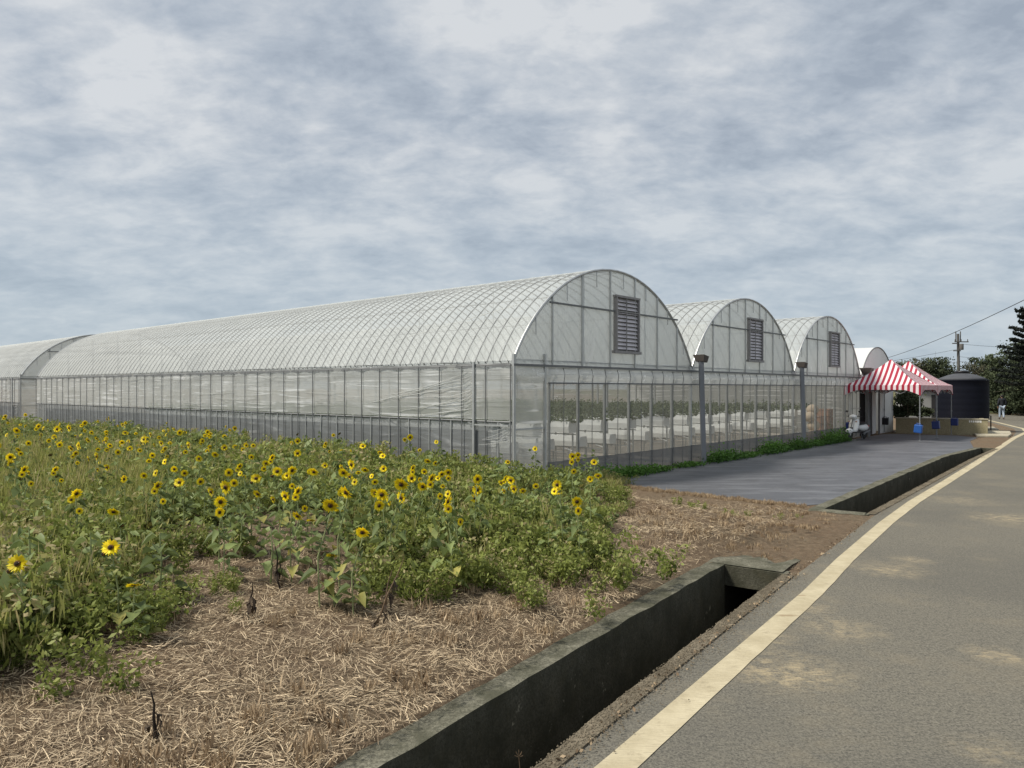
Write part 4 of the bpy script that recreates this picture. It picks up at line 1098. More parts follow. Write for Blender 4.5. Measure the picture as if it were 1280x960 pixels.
mk_skin('jeans', jv, [(0, 1), (1, 2), (2, 3), (0, 4), (4, 5), (5, 6)], [.14, .11, .082, .066, .11, .082, .066], M['jeans'], pr)
m = MB(); m.ball((0, -.015, 1.66), (.098, .108, .115), 14); m.build('hair', M['hair'], pr, True)
m = MB(); m.ball((0, .125, 1.62), (.016, .022, .02), 8)
for sx in (-1, 1): m.ball((sx * .088, .02, 1.63), (.015, .025, .032), 8)
m.build('ears_and_nose', M['skin'], pr, True)
m = MB(); m.ball((.105, .03, .045), (.05, .14, .05), 10); m.ball((-.105, .25, .045), (.05, .14, .05), 10); m.build('shoes', M['shoe'], pr, True)

# ------------------------------------------------------------------ sunflowers
def heart_leaf(V, Fq, T, base, direc, L, wd, droop, g, tint):
    d = np.array(direc); up = np.array([0, 0, 1.0]); side = np.cross(d, up); side /= np.linalg.norm(side)
    o = len(V); pet = .35 * L
    def P(f, w, dz): return tuple(np.array(base) + d * (pet + L * f) + side * w * wd * L + up * (dz - droop * L * f * f))
    pts = [P(0, 0, 0), P(-.08, .32, .02), P(.18, .5, .045), P(.55, .36, .03), P(1.0, 0, 0), P(.55, -.36, .03), P(.18, -.5, .045), P(-.08, -.32, .02), P(.4, 0, -.02)]
    V += pts
    for f in ((0, 1, 2, 8), (8, 2, 3, 4), (0, 8, 6, 7), (8, 4, 5, 6)): Fq.append([o + i for i in f]); T.append(tint + g.uniform(-.12, .12))
def head_meshes():
    out = []
    for v in range(3):
        g = np.random.default_rng(100 + v); V = []; Fq = []; T = []
        n = [19, 22, 17][v]
        for ring in range(2):
            for k in range(n):
                a = 2 * PI * (k + .5 * ring) / n + g.uniform(-.08, .08); r0 = .023; r1 = (.088 if ring == 0 else .078) * g.uniform(.88, 1.1)
                w = .0115; lift = g.uniform(-.016, .022) + .006 * ring
                c, s_ = math.cos(a), math.sin(a); px, pz = -s_, c
                o = len(V); rm = (r0 + r1) * .55
                V += [(c * r0, 0, s_ * r0), (c * rm + px * w, -lift * .5 - .004, s_ * rm + pz * w), (c * r1, -lift, s_ * r1), (c * rm - px * w, -lift * .5 + .002, s_ * rm - pz * w)]
                Fq.append([o, o + 1, o + 2, o + 3]); T.append(g.uniform(.1, 1))
        out.append((np.array(V), np.array(Fq), np.array(T)))
    return out
HM = head_meshes()
head_data = []
for v in range(3):
    o = np_mesh('flower_head', *HM[v][:2], M['petal'], HM[v][2]); head_data.append(o.data); bpy.data.objects.remove(o)
m = MB(); m.lathe([(.002, -.020), (.011, -.019), (.020, -.013)], 12, M=Matrix.Rotation(PI / 2, 4, 'X')); 
m.mi = 1; m.lathe([(.020, -.013), (.027, -.006), (.029, .002), (.02, .004)], 14, M=Matrix.Rotation(PI / 2, 4, 'X'))
# disc faces -Y: flip lathe so that negative z goes to -Y
o = m.build('disc', [M['disc'], M['disc_ring']], smooth=True); disc_me = o.data; bpy.data.objects.remove(o)
for v_ in disc_me.vertices: v_.co.y = -abs(v_.co.y) if v_.co.y != 0 else 0
V = []; Fq = []; T = []
for k in range(12):
    a = 2 * PI * k / 12; c, s_ = math.cos(a), math.sin(a); px, pz = -s_, c; o_ = len(V)
    V += [(c * .008, .022, s_ * .008), (c * .034 + px * .012, .010, s_ * .034 + pz * .012), (c * .062, .010, s_ * .062), (c * .034 - px * .012, .010, s_ * .034 - pz * .012)]; Fq.append([o_, o_ + 1, o_ + 2, o_ + 3])
m = MB(); m.add(V, Fq); m.ball((0, .016, 0), (.028, .012, .028), 8); o = m.build('sepals', M['sepal']); sepal_me = o.data; bpy.data.objects.remove(o)
m = MB(); m.ball((0, 0, 0), (.022, .02, .022), 8)
V = []; Fq = []
for k in range(8):
    a = 2 * PI * k / 8; c, s_ = math.cos(a), math.sin(a); o_ = len(V)
    V += [(c * .015, 0, s_ * .015), (c * .03 - s_ * .01, -.02, s_ * .03 + c * .01), (c * .035, -.045, s_ * .035), (c * .03 + s_ * .01, -.02, s_ * .03 - c * .01)]; Fq.append([o_ + i for i in range(4)])
m.add(V, Fq); o = m.build('bud', M['sepal']); bud_me = o.data; bpy.data.objects.remove(o)
def make_sunflower(seed, kind):
    """kind: list of (branch offset, yaw, pitch, what)"""
    g = np.random.default_rng(seed); root = thing('sunflower', 'x', 'sunflower')
    m = MB(); lean = g.normal(0, .05, 2)
    top = Vector((lean[0], lean[1], 1.0)); mid = Vector((lean[0] * .2 + g.normal() * .02, lean[1] * .2, .5))
    m.tube([(0, 0, -.08), tuple(mid), (top.x, top.y, .93), tuple(top)], [.0095, .0075, .0055, .0045], 6)
    V = []; Fq = []; T = []
    nl = g.integers(9, 15)
    for k in range(nl):
        z = .10 + .80 * (k + g.uniform(0, .8)) / nl; a = k * 2.4 + g.uniform(-.5, .5)
        f = z; bx = lean[0] * f * f; by = lean[1] * f * f
        L = .17 * (1.15 - .75 * z) * g.uniform(.7, 1.3)
        d = (math.cos(a), math.sin(a), g.uniform(-.1, .45))
        heart_leaf(V, Fq, T, (bx, by, z), d, L, .95, g.uniform(.25, .8), g, .93 if (z < .3 and g.random() < .35) else g.uniform(.2, .65))
    heads = []
    for i, (ang, ln, z0, yaw, pitch, what, sc_) in enumerate(kind):
        if i == 0: hp = top
        else:
            b0_ = Vector((lean[0] * z0 * z0, lean[1] * z0 * z0, z0)); hp = b0_ + Vector((math.cos(ang) * ln * .55, math.sin(ang) * ln * .55, ln))
            m.tube([tuple(b0_), tuple(b0_.lerp(hp, .5) + Vector((math.cos(ang) * .03, math.sin(ang) * .03, 0))), tuple(hp)], [.005, .004, .0035], 5)
            heart_leaf(V, Fq, T, tuple(b0_), (math.cos(ang), math.sin(ang), .1), .08, .9, .5, g, .5)
        heads.append((hp, yaw, pitch, what, sc_))
    m.build('stem', M['stem'], root)
    np_mesh('leaves', np.array(V), np.array(Fq), M['sun_leaf'], np.clip(np.array(T), 0, 1), root, True)
    for hp, yaw, pitch, what, sc_ in heads:
        if what == 'bud':
            o = bpy.data.objects.new('bud', bud_me)
        elif what == 'dry':
            o = bpy.data.objects.new('seed_head', disc_me)
        else:
            o = bpy.data.objects.new('flower_head', head_data[int(g.integers(0, 3))])
        COL.objects.link(o); o.parent = root
        fwd = Matrix.Rotation(yaw, 4, 'Z') @ Matrix.Rotation(pitch, 4, 'X')
        o.location = hp + (fwd @ Vector((0, -.022, 0))).xyz; o.rotation_euler = fwd.to_euler(); o.scale = (sc_,) * 3
        if what == 'bloom':
            d_ = bpy.data.objects.new('disc', disc_me); COL.objects.link(d_); d_.parent = o
        if what != 'bud':
            s2 = bpy.data.objects.new('sepals', sepal_me); COL.objects.link(s2); s2.parent = o
    return root
B, D, U = 'bloom', 'dry', 'bud'
rr = random.Random(3)
variants = []
def hd(what, sc=1.0, spread=.9, pitch=None): return (rr.uniform(0, 6.28), rr.uniform(.10, .26), rr.uniform(.5, .85), rr.uniform(-spread, spread), rr.uniform(-.45, .5) if pitch is None else pitch, what, sc * rr.uniform(.72, 1.12))
kinds = [[hd(B)], [hd(B, 1.05)], [hd(B), hd(B, .75)], [hd(B, .9), hd(B, .7), hd(U)], [hd(B), hd(U)], [hd(B, .95), hd(B, .8), hd(B, .7)],
         [hd(D, 1.1, .8), hd(B, .7)], [hd(U, 1.2)], [hd(D, 1.2, 2.0, .6)], [hd(B, 1.0, .3, .9)], [hd(B, 1.0, .4, -.3), hd(D, .8)], [hd(U), hd(U), hd(B, .7)]]
words = ['one open bloom', 'a single large bloom', 'two blooms', 'two blooms and a bud', 'one bloom and a green bud', 'three blooms', 'a seed head and a bloom', 'an unopened bud', 'a drooping dark seed head', 'a nodding bloom', 'a bloom above a seed head', 'small bloom between two buds']
protos = [make_sunflower(200 + i, k) for i, k in enumerate(kinds)]
heads_px = [(30,586),(69,586),(129,583),(153,594,6),(180,593),(205,589),(230,590),(196,606),(230,602,10),(253,597,6),(274,607),(299,582),(316,615,1),(279,625),(93,616),(132,638,1),(292,602),(325,597,10),(218,585),(190,568),(249,572),(118,569),(147,564),(314,570),(335,578),(284,589),(185,575),(77,551),(85,559),(69,558),(19,561),(26,566),(15,570),(1,555),(15,537),(32,518),(6,520),(69,536),(104,528,5),(83,534),(47,532),(107,549),(118,547),(130,550),(106,559),(93,566),(122,561),(154,552),(185,548),(198,553,2),(212,553),(223,540),(233,555),(232,564),(248,553),(253,550,0),(270,540,7),(278,559),(263,567),(340,571),(362,587,5),(386,588),(404,581),(407,554),(421,589),(434,595),(450,586,1),(425,612,1),(372,613),(461,614,1),(467,601),(490,603,1),(511,597),(517,584),(529,575,1),(530,588),(543,578),(540,597),(550,592),(562,589),(572,615),(632,597),(637,609,2),(594,597),(434,579),(477,585),(369,566),(442,663,1),(426,636,9),(562,626),(693,605,4),(723,625,3),(715,588,0),(740,577,4),(425,614),(481,616),(33,702,10),(365,642),(392,648,9),(400,629),(148,682,10),(171,727,9),(229,654,8),(350,618),(385,588),(419,691,9),(495,620),(455,600),(520,606),(600,610,3),(652,612),(668,606),(705,612),(50,545),(60,550),(20,545),(35,553),(160,560),(175,562),(205,560),(140,556),(95,545),(310,590),(350,595),(215,575)]
placed = []
def describe(i, x, y, vi, extra=''):
    s, t = st_of(x, y)
    if y < 9: loc = 'at the straw edge'
    elif s > -2.2: loc = 'close to the greenhouse wall'
    elif t < -1.5 and x > 0: loc = 'near the greenhouse corner'
    elif y < 12: loc = 'in the front rows'
    elif y < 18: loc = 'mid patch'
    elif y < 26: loc = 'in the far rows'
    else: loc = 'by the greenhouse gap'
    side = 'left part' if x / y < -.42 else ('centre-left' if x / y < -.2 else ('centre' if x / y < 0 else 'right part'))
    return 'sunflower with %s %s, %s' % (words[vi], loc, side)
def put_sunflower(vi, x, y, z0, H, yaw):
    o = copy_tree(protos[vi]); o.location = (x, y, z0 - .01); o.scale = (H, H, H) if H > .8 else (max(H, .8), max(H, .8), H)
    o.rotation_euler = (0, 0, yaw)
    o['label'] = describe(0, x, y, vi); o['group'] = 'sunflowers in the field'
    placed.append((x, y)); return o
fr_ = random.Random(11)
for hp in heads_px:
    px, py = hp[:2]; vi = hp[2] if len(hp) > 2 else fr_.choice([0, 0, 1, 2, 3, 4, 0, 5, 11])
    zh = fr_.uniform(.98, 1.22) if px < 600 else fr_.uniform(.85, 1.05)
    if py > 630: zh = .95 if vi not in (9, 8) else .72
    if py < 545: zh = 1.35
    Y = F * (EYE - zh) / (py - HZ)
    if Y > 42: Y = 42; zh = ZZ(py, Y)
    x = K(px, Y); s, t = st_of(x, Y)
    if s > -.9 and t > -1: 
        # keep it in front of the wall
        for _ in range(60):
            Y *= .985; x = K(px, Y); s, t = st_of(x, Y)
            if s < -.9 or t < -1.2: break
        zh = ZZ(py, Y)
    z0 = hgt(x, Y); tx, ty = x, Y
    put_sunflower(vi, tx, ty, z0, max(.35, zh - z0), math.atan2(-x, Y) * .5 + fr_.uniform(-.35, .35))
# the rest of the patch
def nz(x, y, k=1.0): return mnoise.noise(Vector((x * k, y * k, 9.3)))
bound_px = [(-60, 900), (60, 850), (120, 800), (190, 740), (240, 705), (330, 700), (420, 720), (480, 745), (620, 735), (700, 725), (760, 690), (790, 655), (765, 622), (700, 608)]
front = [G(*p) for p in bound_px]
# signed test: is the world point behind the front edge (towards the greenhouse)?
def behind_front(x, y):
    u = x / max(y, .1)
    fx = [(p[0] / p[1], p[1]) for p in front[:12]]
    if u <= fx[0][0]: return y > fx[0][1] * .95
    for (u0, y0), (u1, y1) in zip(fx[:-1], fx[1:]):
        if u0 <= u <= u1: return y > y0 + (y1 - y0) * (u - u0) / (u1 - u0)
    return False
def in_field(x, y, margin=0.0):
    s, t = st_of(x, y)
    if s > -.8 - margin and t > -1.0: return False
    if s >= -.8 and t <= -1.0 and (x > 2.2 or s > 2): return False
    return behind_front(x, y)
cnt = 0; tries = 0
while cnt < 135 and tries < 6000:
    tries += 1
    Y = 7.2 + 20 * fr_.random() ** 1.5; x = fr_.uniform(-.74, .17) * Y
    if not in_field(x, Y, .6): continue
    if x / Y > .02 and fr_.random() < .6: continue
    if x / Y < -.42 and Y < 13 and fr_.random() < .75: continue
    if nz(x, Y, .35) < -.18 and Y < 14: continue
    if any((x - a) ** 2 + (Y - b) ** 2 < .04 for a, b in placed): continue
    z0 = hgt(x, Y); H = fr_.uniform(.5, .85)
    vi = fr_.choice([0, 2, 3, 7, 7, 8, 11, 10, 4, 7]) if Y > 10 else fr_.choice([7, 7, 7, 8, 4, 8])
    put_sunflower(vi, x, Y, z0, H, fr_.uniform(-.8, .8)); cnt += 1
for p in protos: kill_tree(p)

# broad leafed young plant in front and dead stalks
def leafy(label, px, py, h, seed, n=14, big=.2):
    g = np.random.default_rng(seed); x, y = G(px, py); root = thing('leafy_plant', label, 'plant', (x, y, hgt(x, y)), 0, 'young leafy plants without flowers')
    V = []; Fq = []; T = []
    for k in range(n):
        z = h * (.15 + .85 * k / n); a = k * 2.4
        heart_leaf(V, Fq, T, (0, 0, z), (math.cos(a), math.sin(a), g.uniform(.1, .5)), big * (1.1 - .5 * k / n) * g.uniform(.8, 1.2), .9, g.uniform(.3, .8), g, g.uniform(.25, .7))
    np_mesh('leaves', np.array(V), np.array(Fq), M['sun_leaf'], np.array(T), root, True)
    m = MB(); m.tube([(0, 0, -.05), (.02, 0, h * .6), (0, .01, h)], [.010, .008, .005], 6); m.build('stem', M['stem'], root)
leafy('broad leafed plant standing alone at the straw edge, leaves drooping', 199, 792, .62, 300, 13, .20)
leafy('broad leafed plant at the dense weeds on the left edge', 35, 815, .75, 301, 16, .16)
leafy('slim leafy plant beside the weeds in the straw', 338, 762, .55, 302, 10, .12)
leafy('leafy plant among the front sunflower stems', 300, 735, .6, 303, 14, .15)
leafy('leafy plant at the right end of the sunflower patch', 570, 735, .5, 304, 12, .13)
leafy('pale leafy plant near the dry grass by the weeds', 112, 800, .65, 305, 14, .15)
def dead(label, px, py, h, seed, leanx=.0):
    g = np.random.default_rng(seed); x, y = G(px, py); root = thing('dead_stalk', label, 'dead plant', (x, y, hgt(x, y) - .02), 0, 'dead blackened stalks in the straw')
    m = MB(); pts = [(leanx * f * h + g.normal() * .01, g.normal() * .01, f * h) for f in np.linspace(0, 1, 5)]
    m.tube(pts, [.010, .009, .008, .006, .003], 6); m.build('stalk', M['straw' if seed % 2 else 'dead'], root)
    V = []; Fq = []; T = []
    for k in range(12):
        f = g.uniform(.1, .75); a = g.uniform(0, 6.28); b = np.array([leanx * f * h, 0, f * h]); l = g.uniform(.06, .12)
        e = b + np.array([math.cos(a) * .035, math.sin(a) * .035, -l]); mid = (b + e) / 2 + np.array([math.cos(a) * .03, math.sin(a) * .03, .02]); w_ = np.array([-math.sin(a), math.cos(a), 0]) * .014
        o_ = len(V); V += [tuple(b), tuple(mid + w_), tuple(e), tuple(mid - w_)]; Fq.append([o_, o_ + 1, o_ + 2, o_ + 3]); T.append(g.uniform(0, 1))
    np_mesh('withered_leaves', np.array(V), np.array(Fq), M['dead'], np.array(T), root)
dead('tall dead stalk with black withered leaves leaning right in the straw', 466, 812, .62, 401, .42)
dead('short dead stalk beside the small weed clump in the straw', 312, 812, .35, 402, .1)
dead('blackened stalk in the straw nearest the camera', 193, 955, .30, 404, -.05)
dead('dead stalk below the right end of the weeds', 482, 800, .45, 405, .1)
dead('dead stem with curled leaves between weeds and straw', 350, 770, .45, 406, -.1)

# ------------------------------------------------------------------ weeds, straw (stuff)
def clump_template(g, n, h, spread, leaf, stems=7, grassy=False):
    """fine weed clump: returns V (n*4,3), tint"""
    st = g.normal(0, spread, (stems, 2)); ii = g.integers(0, stems, n); f = g.uniform(.05, 1, n) ** .7
    hh = h * g.uniform(.6, 1.1, stems)[ii]
    lean = g.normal(0, .22, (stems, 2))[ii]
    c = np.zeros((n, 3)); c[:, :2] = st[ii] * (.4 + .6 * f[:, None]) + lean * (f * hh)[:, None] + g.normal(0, .035, (n, 2)); c[:, 2] = f * hh
    if grassy:
        d = np.stack([g.normal(0, .28, n), g.normal(0, .28, n), np.ones(n)], 1)
        e = g.normal(size=(n, 3)); e[:, 2] = 0; e /= np.linalg.norm(e, axis=1)[:, None]
        s = leaf * g.uniform(.6, 1.5, n)[:, None]; a = d * s; b = e * .006
        V = np.stack([c - a * .5, c + b, c + a * .5, c - b], 1).reshape(-1, 3)
    else:
        V, _ = leaf_quads(c, g, leaf, 1.9, .35, .45)
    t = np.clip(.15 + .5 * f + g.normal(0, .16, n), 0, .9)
    return V, t
def scatter(name, mat, temps, pts, label, cat):
    VV = []; TT = []; g = np.random.default_rng(5)
    for (x, y, z, sc_, tk, dt) in pts:
        V, t = temps[tk]; a = g.uniform(0, 6.28); c, s_ = math.cos(a), math.sin(a)
        Rm = np.array([[c, -s_, 0], [s_, c, 0], [0, 0, 1]]) * sc_
        VV.append(V @ Rm.T + np.array([x, y, z])); TT.append(np.clip(t + dt, 0, 1))
    V = np.concatenate(VV); T = np.concatenate(TT)
    o = np_mesh(name, V, np.arange(len(V)).reshape(-1, 4), mat, T); tag(o, label, cat, kind='stuff'); return o
tg = np.random.default_rng(21)
T_leafy = [clump_template(tg, 250, .42, .11, .030) for _ in range(5)] + [clump_template(tg, 210, .36, .11, .025, 10) for _ in range(4)]
T_big = [clump_template(tg, 60, .5, .12, .062, 5) for _ in range(4)]
T_grass = [clump_template(tg, 150, .42, .13, .15, 12, True) for _ in range(5)]
wr = random.Random(23); pl = []; pb = []; pg = []
def dens_y(): return 5.0 + 36 * wr.random() ** 2.0
n_try = 0
while n_try < 7200:
    n_try += 1
    Y = dens_y(); x = wr.uniform(-.80, .20) * Y
    s, t = st_of(x, Y)
    inside = in_field(x, Y, 0)
    if not inside: continue
    n_ = nz(x, Y, .5); n2 = nz(x + 40, Y, .23)
    yellow = x / Y < -.47 and 10 < Y < 20
    if n_ < -.33 and Y < 12: continue
    z = hgt(x, Y) - .02; sc_ = wr.uniform(.65, 1.35) * (1.12 if Y > 12 else 1) * (1 + .25 * n2)
    if x / Y > .02: sc_ *= .85
    if x / Y > .08: sc_ *= .75
    r = wr.random()
    if yellow and r < .7: pg.append((x, Y, z, sc_, wr.randrange(5), wr.uniform(-.1, .2)))
    elif r < (.15 if Y > 9 else .05): pb.append((x, Y, z, sc_, wr.randrange(4), wr.uniform(-.15, .15)))
    elif r < .30: pg.append((x, Y, z, sc_ * .9, wr.randrange(5), wr.uniform(-.1, .3)))
    else: pl.append((x, Y, z, sc_, wr.randrange(9), wr.uniform(-.15, .2) + .25 * n2))
# small weed islands in the straw and thick weeds at the left edge
for (px, py, n, sp) in [(285, 775, 7, .16), (640, 745, 40, .5), (700, 725, 40, .5), (560, 745, 22, .4), (520, 760, 10, .25), (40, 860, 50, .5), (20, 800, 60, .6), (80, 830, 25, .35), (760, 700, 8, .3), (940, 650, 6, .3), (860, 640, 5, .3), (240, 730, 10, .3), (170, 810, 8, .3), (200, 770, 8, .3)]:
    x0, y0 = G(px, py)
    for k in range(n):
        x, y = x0 + wr.gauss(0, sp), y0 + wr.gauss(0, sp); pl.append((x, y, hgt(x, y) - .02, wr.uniform(.5, 1.05) * (.5 if n < 9 else 1), wr.randrange(9), wr.uniform(-.1, .15)))
# weed fringe by the greenhouse corner and along the wall foot
for k in range(420):
    t = wr.uniform(-.6, 33) ; s = -.35 - abs(wr.gauss(0, .4)); x, y, _ = W(s, t); pg.append((x, y, hgt(x, y) - .02, wr.uniform(.35, .8), wr.randrange(5), wr.uniform(.1, .4)))
for k in range(160):
    s = wr.uniform(-.3, 2.6); t = -wr.uniform(.1, 1.4); x, y, _ = W(s, t); (pl if wr.random() < .5 else pg).append((x, y, -.02, wr.uniform(.4, .8), wr.randrange(5), wr.uniform(0, .35)))
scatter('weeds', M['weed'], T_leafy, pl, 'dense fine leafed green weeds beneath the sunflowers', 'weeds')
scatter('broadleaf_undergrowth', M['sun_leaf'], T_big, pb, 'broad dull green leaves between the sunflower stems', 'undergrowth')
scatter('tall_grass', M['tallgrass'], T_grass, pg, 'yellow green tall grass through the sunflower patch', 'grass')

# weed clumps at the foot of the greenhouse front
cl = [(2.3, .30), (3.2, .36), (4.2, .30), (5.2, .20), (7.1, .13), (8.9, .42), (9.8, .34), (11.0, .18), (12.7, .50), (13.5, .42), (15.0, .36), (15.7, .45), (17.3, .26), (18.4, .5), (19.3, .62), (20.2, .55)]
where = ['before the netted front of the nearest greenhouse', 'between the two grey gutter posts', 'before the third greenhouse']
numw = ['first', 'second', 'third', 'fourth', 'fifth', 'sixth', 'seventh', 'eighth']
cc = [0, 0, 0]
for i, (s, h) in enumerate(cl):
    b = 0 if s < 8.2 else (1 if s < 16.1 else 2); cc[b] += 1
    x, y, _ = W(s, -.42)
    g = np.random.default_rng(500 + i); root = thing('weed_clump', 'lush green weed clump %s, %s from the left' % (where[b], numw[cc[b] - 1]), 'weeds', (x, y, .02), GRZ, 'green weed clumps at the greenhouse foot')
    n = int(1500 * (.4 + h)); p = g.normal(size=(n, 3)) * np.array([.34, .14, .36 * h]); p[:, 2] = np.abs(p[:, 2]) * (1.0 - .5 * np.minimum(1, np.abs(p[:, 0]))) + .01
    p[:, 1] = np.minimum(p[:, 1], .34)
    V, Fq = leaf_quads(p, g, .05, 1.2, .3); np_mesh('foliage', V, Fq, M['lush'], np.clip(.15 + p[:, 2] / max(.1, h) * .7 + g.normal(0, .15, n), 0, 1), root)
    m = MB()
    for q in range(6): m.tube([(g.normal() * .2, g.normal() * .08, 0), (g.normal() * .3, g.normal() * .1, h * .5)], [.006, .002], 4)
    m.build('stem', M['stem'], root)

# straw litter
N = 215000
yy = 2.2 + 12.5 * rng.random(N) ** 1.25; xx = rng.uniform(-.78, .62, N) * yy
dl = np.array([LD.x, LD.y])
def ditch_off(x, y):    # signed distance left of the trench wall's outer edge, along LD
    X = np.interp(y, [p[1] for p in RL[:12]], [p[0] for p in RL[:12]])
    # move along LD from the kerb line : solve for offset so that point - LD*d lies on the line (slope ~ dx/dy)
    slope = .66; return (X - x) / (-LD.x + slope * LD.y)
off = ditch_off(xx, yy)
ok = off > .86
xx, yy, off = xx[ok], yy[ok], off[ok]
keep = np.array([ (not behind_front(x, y)) or (rng.random() < .25) for x, y in zip(xx, yy)])
# thin out towards the bare soil over the culvert
thin = np.array([ (x / y < .17) or (rng.random() < max(.32, 1.1 - 1.6 * (x / y - .17) + 1.0 * nz(x, y, 1.1))) for x, y in zip(xx, yy)])
st_s = (xx - GC.x) * AX.x + (yy - GC.y) * AX.y; st_t = (xx - GC.x) * BX.x + (yy - GC.y) * BX.y
notmat = ~((yy > 13.2 + (5.5 - xx) * .9 * (xx > 2.2)) & (xx > 2.2)) & ~((st_s > -.2) & (st_t > -.2))
kk = keep & thin & notmat; xx, yy = xx[kk], yy[kk]; n = len(xx)
clus = np.array([nz(x, y, 1.6) for x, y in zip(xx, yy)])
az = rng.uniform(0, 2 * PI, n) * .7 + clus * 5.5 + 1.2
Ls = .025 + .12 * rng.random(n) ** 2.2; wd = rng.uniform(.0009, .0023, n)
tilt = np.abs(rng.normal(0, .26, n)); zb = np.array([hgt(x, y) for x, y in zip(xx, yy)]) + rng.uniform(.003, .03, n) + np.maximum(0, clus) * .035
d = np.stack([np.cos(az) * np.cos(tilt), np.sin(az) * np.cos(tilt), np.sin(tilt)], 1)
e = np.stack([-np.sin(az), np.cos(az), rng.normal(0, .4, n)], 1)
c = np.stack([xx, yy, zb + np.sin(tilt) * Ls * .4], 1)
a = d * (Ls / 2)[:, None]; b = e * (wd)[:, None]
bend = np.stack([np.zeros(n), np.zeros(n), -Ls * .03], 1)
V = np.stack([c - a - b + bend, c - a + b + bend, c + b, c - b, c + b, c - b, c + a + b * .6 + bend, c + a - b * .6 + bend], 1).reshape(-1, 3)
idx = np.arange(n) * 8
Fq = np.concatenate([np.stack([idx, idx + 1, idx + 2, idx + 3], 1), np.stack([idx + 5, idx + 4, idx + 6, idx + 7], 1)])
ti = np.clip(.55 + clus * .4 + rng.normal(0, .36, n), 0, 1)
o = np_mesh('straw', V, Fq, M['straw'], np.concatenate([ti, ti])); tag(o, 'dry pinkish straw lying over the bare field', 'straw', kind='stuff')
# stubble tufts standing up
sp = []
T_stub = [clump_template(tg, 40, .075, .035, .09, 8, True) for _ in range(5)]
for k in range(520):
    Y = 3.4 + 9.5 * wr.random() ** 1.2; x = wr.uniform(-.7, .42) * Y
    o_ = float(ditch_off(np.array([x]), np.array([Y]))[0])
    if o_ < .95 or behind_front(x, Y) or Y > 12.8: continue
    near = o_ < 2.0
    if not near and wr.random() < .62: continue
    sp.append((x, Y, hgt(x, Y) - .01, wr.uniform(.5, 1.3), wr.randrange(5), wr.uniform(-.1, .3)))
for k in range(420):
    f = wr.random(); x = 2.2 + 3.3 * f + wr.gauss(-.12, .10); y = 17.2 - 3.25 * f + wr.gauss(-.15, .12)
    sp.append((x, y, -.01, wr.uniform(.25, .8), wr.randrange(5), wr.uniform(-.2, .3)))
for k in range(520):
    Y = wr.uniform(8.9, 14.5); X0 = float(np.interp(Y, [p[1] for p in RL[:12]], [p[0] for p in RL[:12]])); d_ = .25 + abs(wr.gauss(0, 1.6)); x, y = X0 + LD.x * d_, Y + LD.y * d_
    if (y > 13.2 + (5.5 - x) * .9 and x > 2.2) or behind_front(x, y) and x / y < .13: continue
    if Y < 9.1 and d_ < 1.1: continue
    sp.append((x, y, hgt(x, y) - .015, wr.uniform(.2, .75), wr.randrange(5), wr.uniform(-.3, .3)))
M['stub'] = leafmat('stubble_straw', (.13, .08, .045), (.50, .385, .25), None, .1, .7)
scatter('straw_stubble', M['stub'], T_stub, sp, 'upright dry stubble tufts sticking out of the straw', 'stubble')
# crumbs of soil and grit along the kerb and culvert
n = 12000; f = rng.random(n); yy = 3.2 + 24 * f ** 1.4; xk = np.interp(yy, [p[1] for p in RL[:12]], [p[0] for p in RL[:12]])
o1 = rng.normal(.02, .10, n); covered = (yy > 8.9) & (yy < 13.0); o1 = np.where(covered, rng.uniform(-.25, 1.6, n), -np.abs(o1) * 1.1 - .0)
xx = xk + LD.x * o1; y2 = yy + LD.y * o1
n = len(xx)
c = np.stack([xx, y2, np.full(n, .016)], 1); g = rng
r_ = rng.uniform(.003, .012, n)[:, None]
tet = np.array([[1, 0, 0], [-.5, .87, 0], [-.5, -.87, 0], [0, 0, .9]])
V = (c[:, None, :] + tet[None] * r_[:, :, None] * rng.uniform(.6, 1.2, (n, 4, 1))).reshape(-1, 3)
i4 = np.arange(n) * 4
Fq = np.concatenate([np.stack([i4, i4 + 1, i4 + 3], 1), np.stack([i4 + 1, i4 + 2, i4 + 3], 1), np.stack([i4 + 2, i4, i4 + 3], 1)])
o = np_mesh('dirt_crumbs', V, Fq, M['lip']); tag(o, 'loose dirt and grit along the road kerb', 'dirt', kind='stuff')

x, y = G(655, 955); root = thing('dry_sprig', 'tiny pale seeding weed growing from the ditch edge nearest the camera', 'weed', (x - .03, y + .03, -.18))
m = MB(); m.tube([(0, 0, -.3), (.01, 0, .1), (.0, .01, .2)], [.003, .002, .0015], 5); m.build('stem', M['straw'], root)
m = MB()
for k in range(8):
    a = k * PI / 4; m.tube([(0, .01, .2), (.025 * math.cos(a), .01 + .012 * math.sin(a), .2 + .03 * abs(math.sin(a)) + .01)], .0012, 4)
m.build('seed_head', M['straw'], root)
n = 420; yy = 3.3 + 9 * rng.random(n) ** 1.3; xk = np.interp(yy, [p[1] for p in RL[:12]], [p[0] for p in RL[:12]]); o1 = -rng.normal(.13, .035, n)
c = np.stack([xk + LD.x * o1, yy + LD.y * o1, rng.uniform(.016, .028, n)], 1)
V, Fq = leaf_quads(c, rng, .018, 1.4, 0, .6); V[:, 2] = np.maximum(V[:, 2], .004); o = np_mesh('leaf_litter', V, Fq, M['stub'], rng.uniform(0, 1, len(Fq))); tag(o, 'dry leaf litter gathered along the kerb joint', 'leaf litter', kind='stuff')

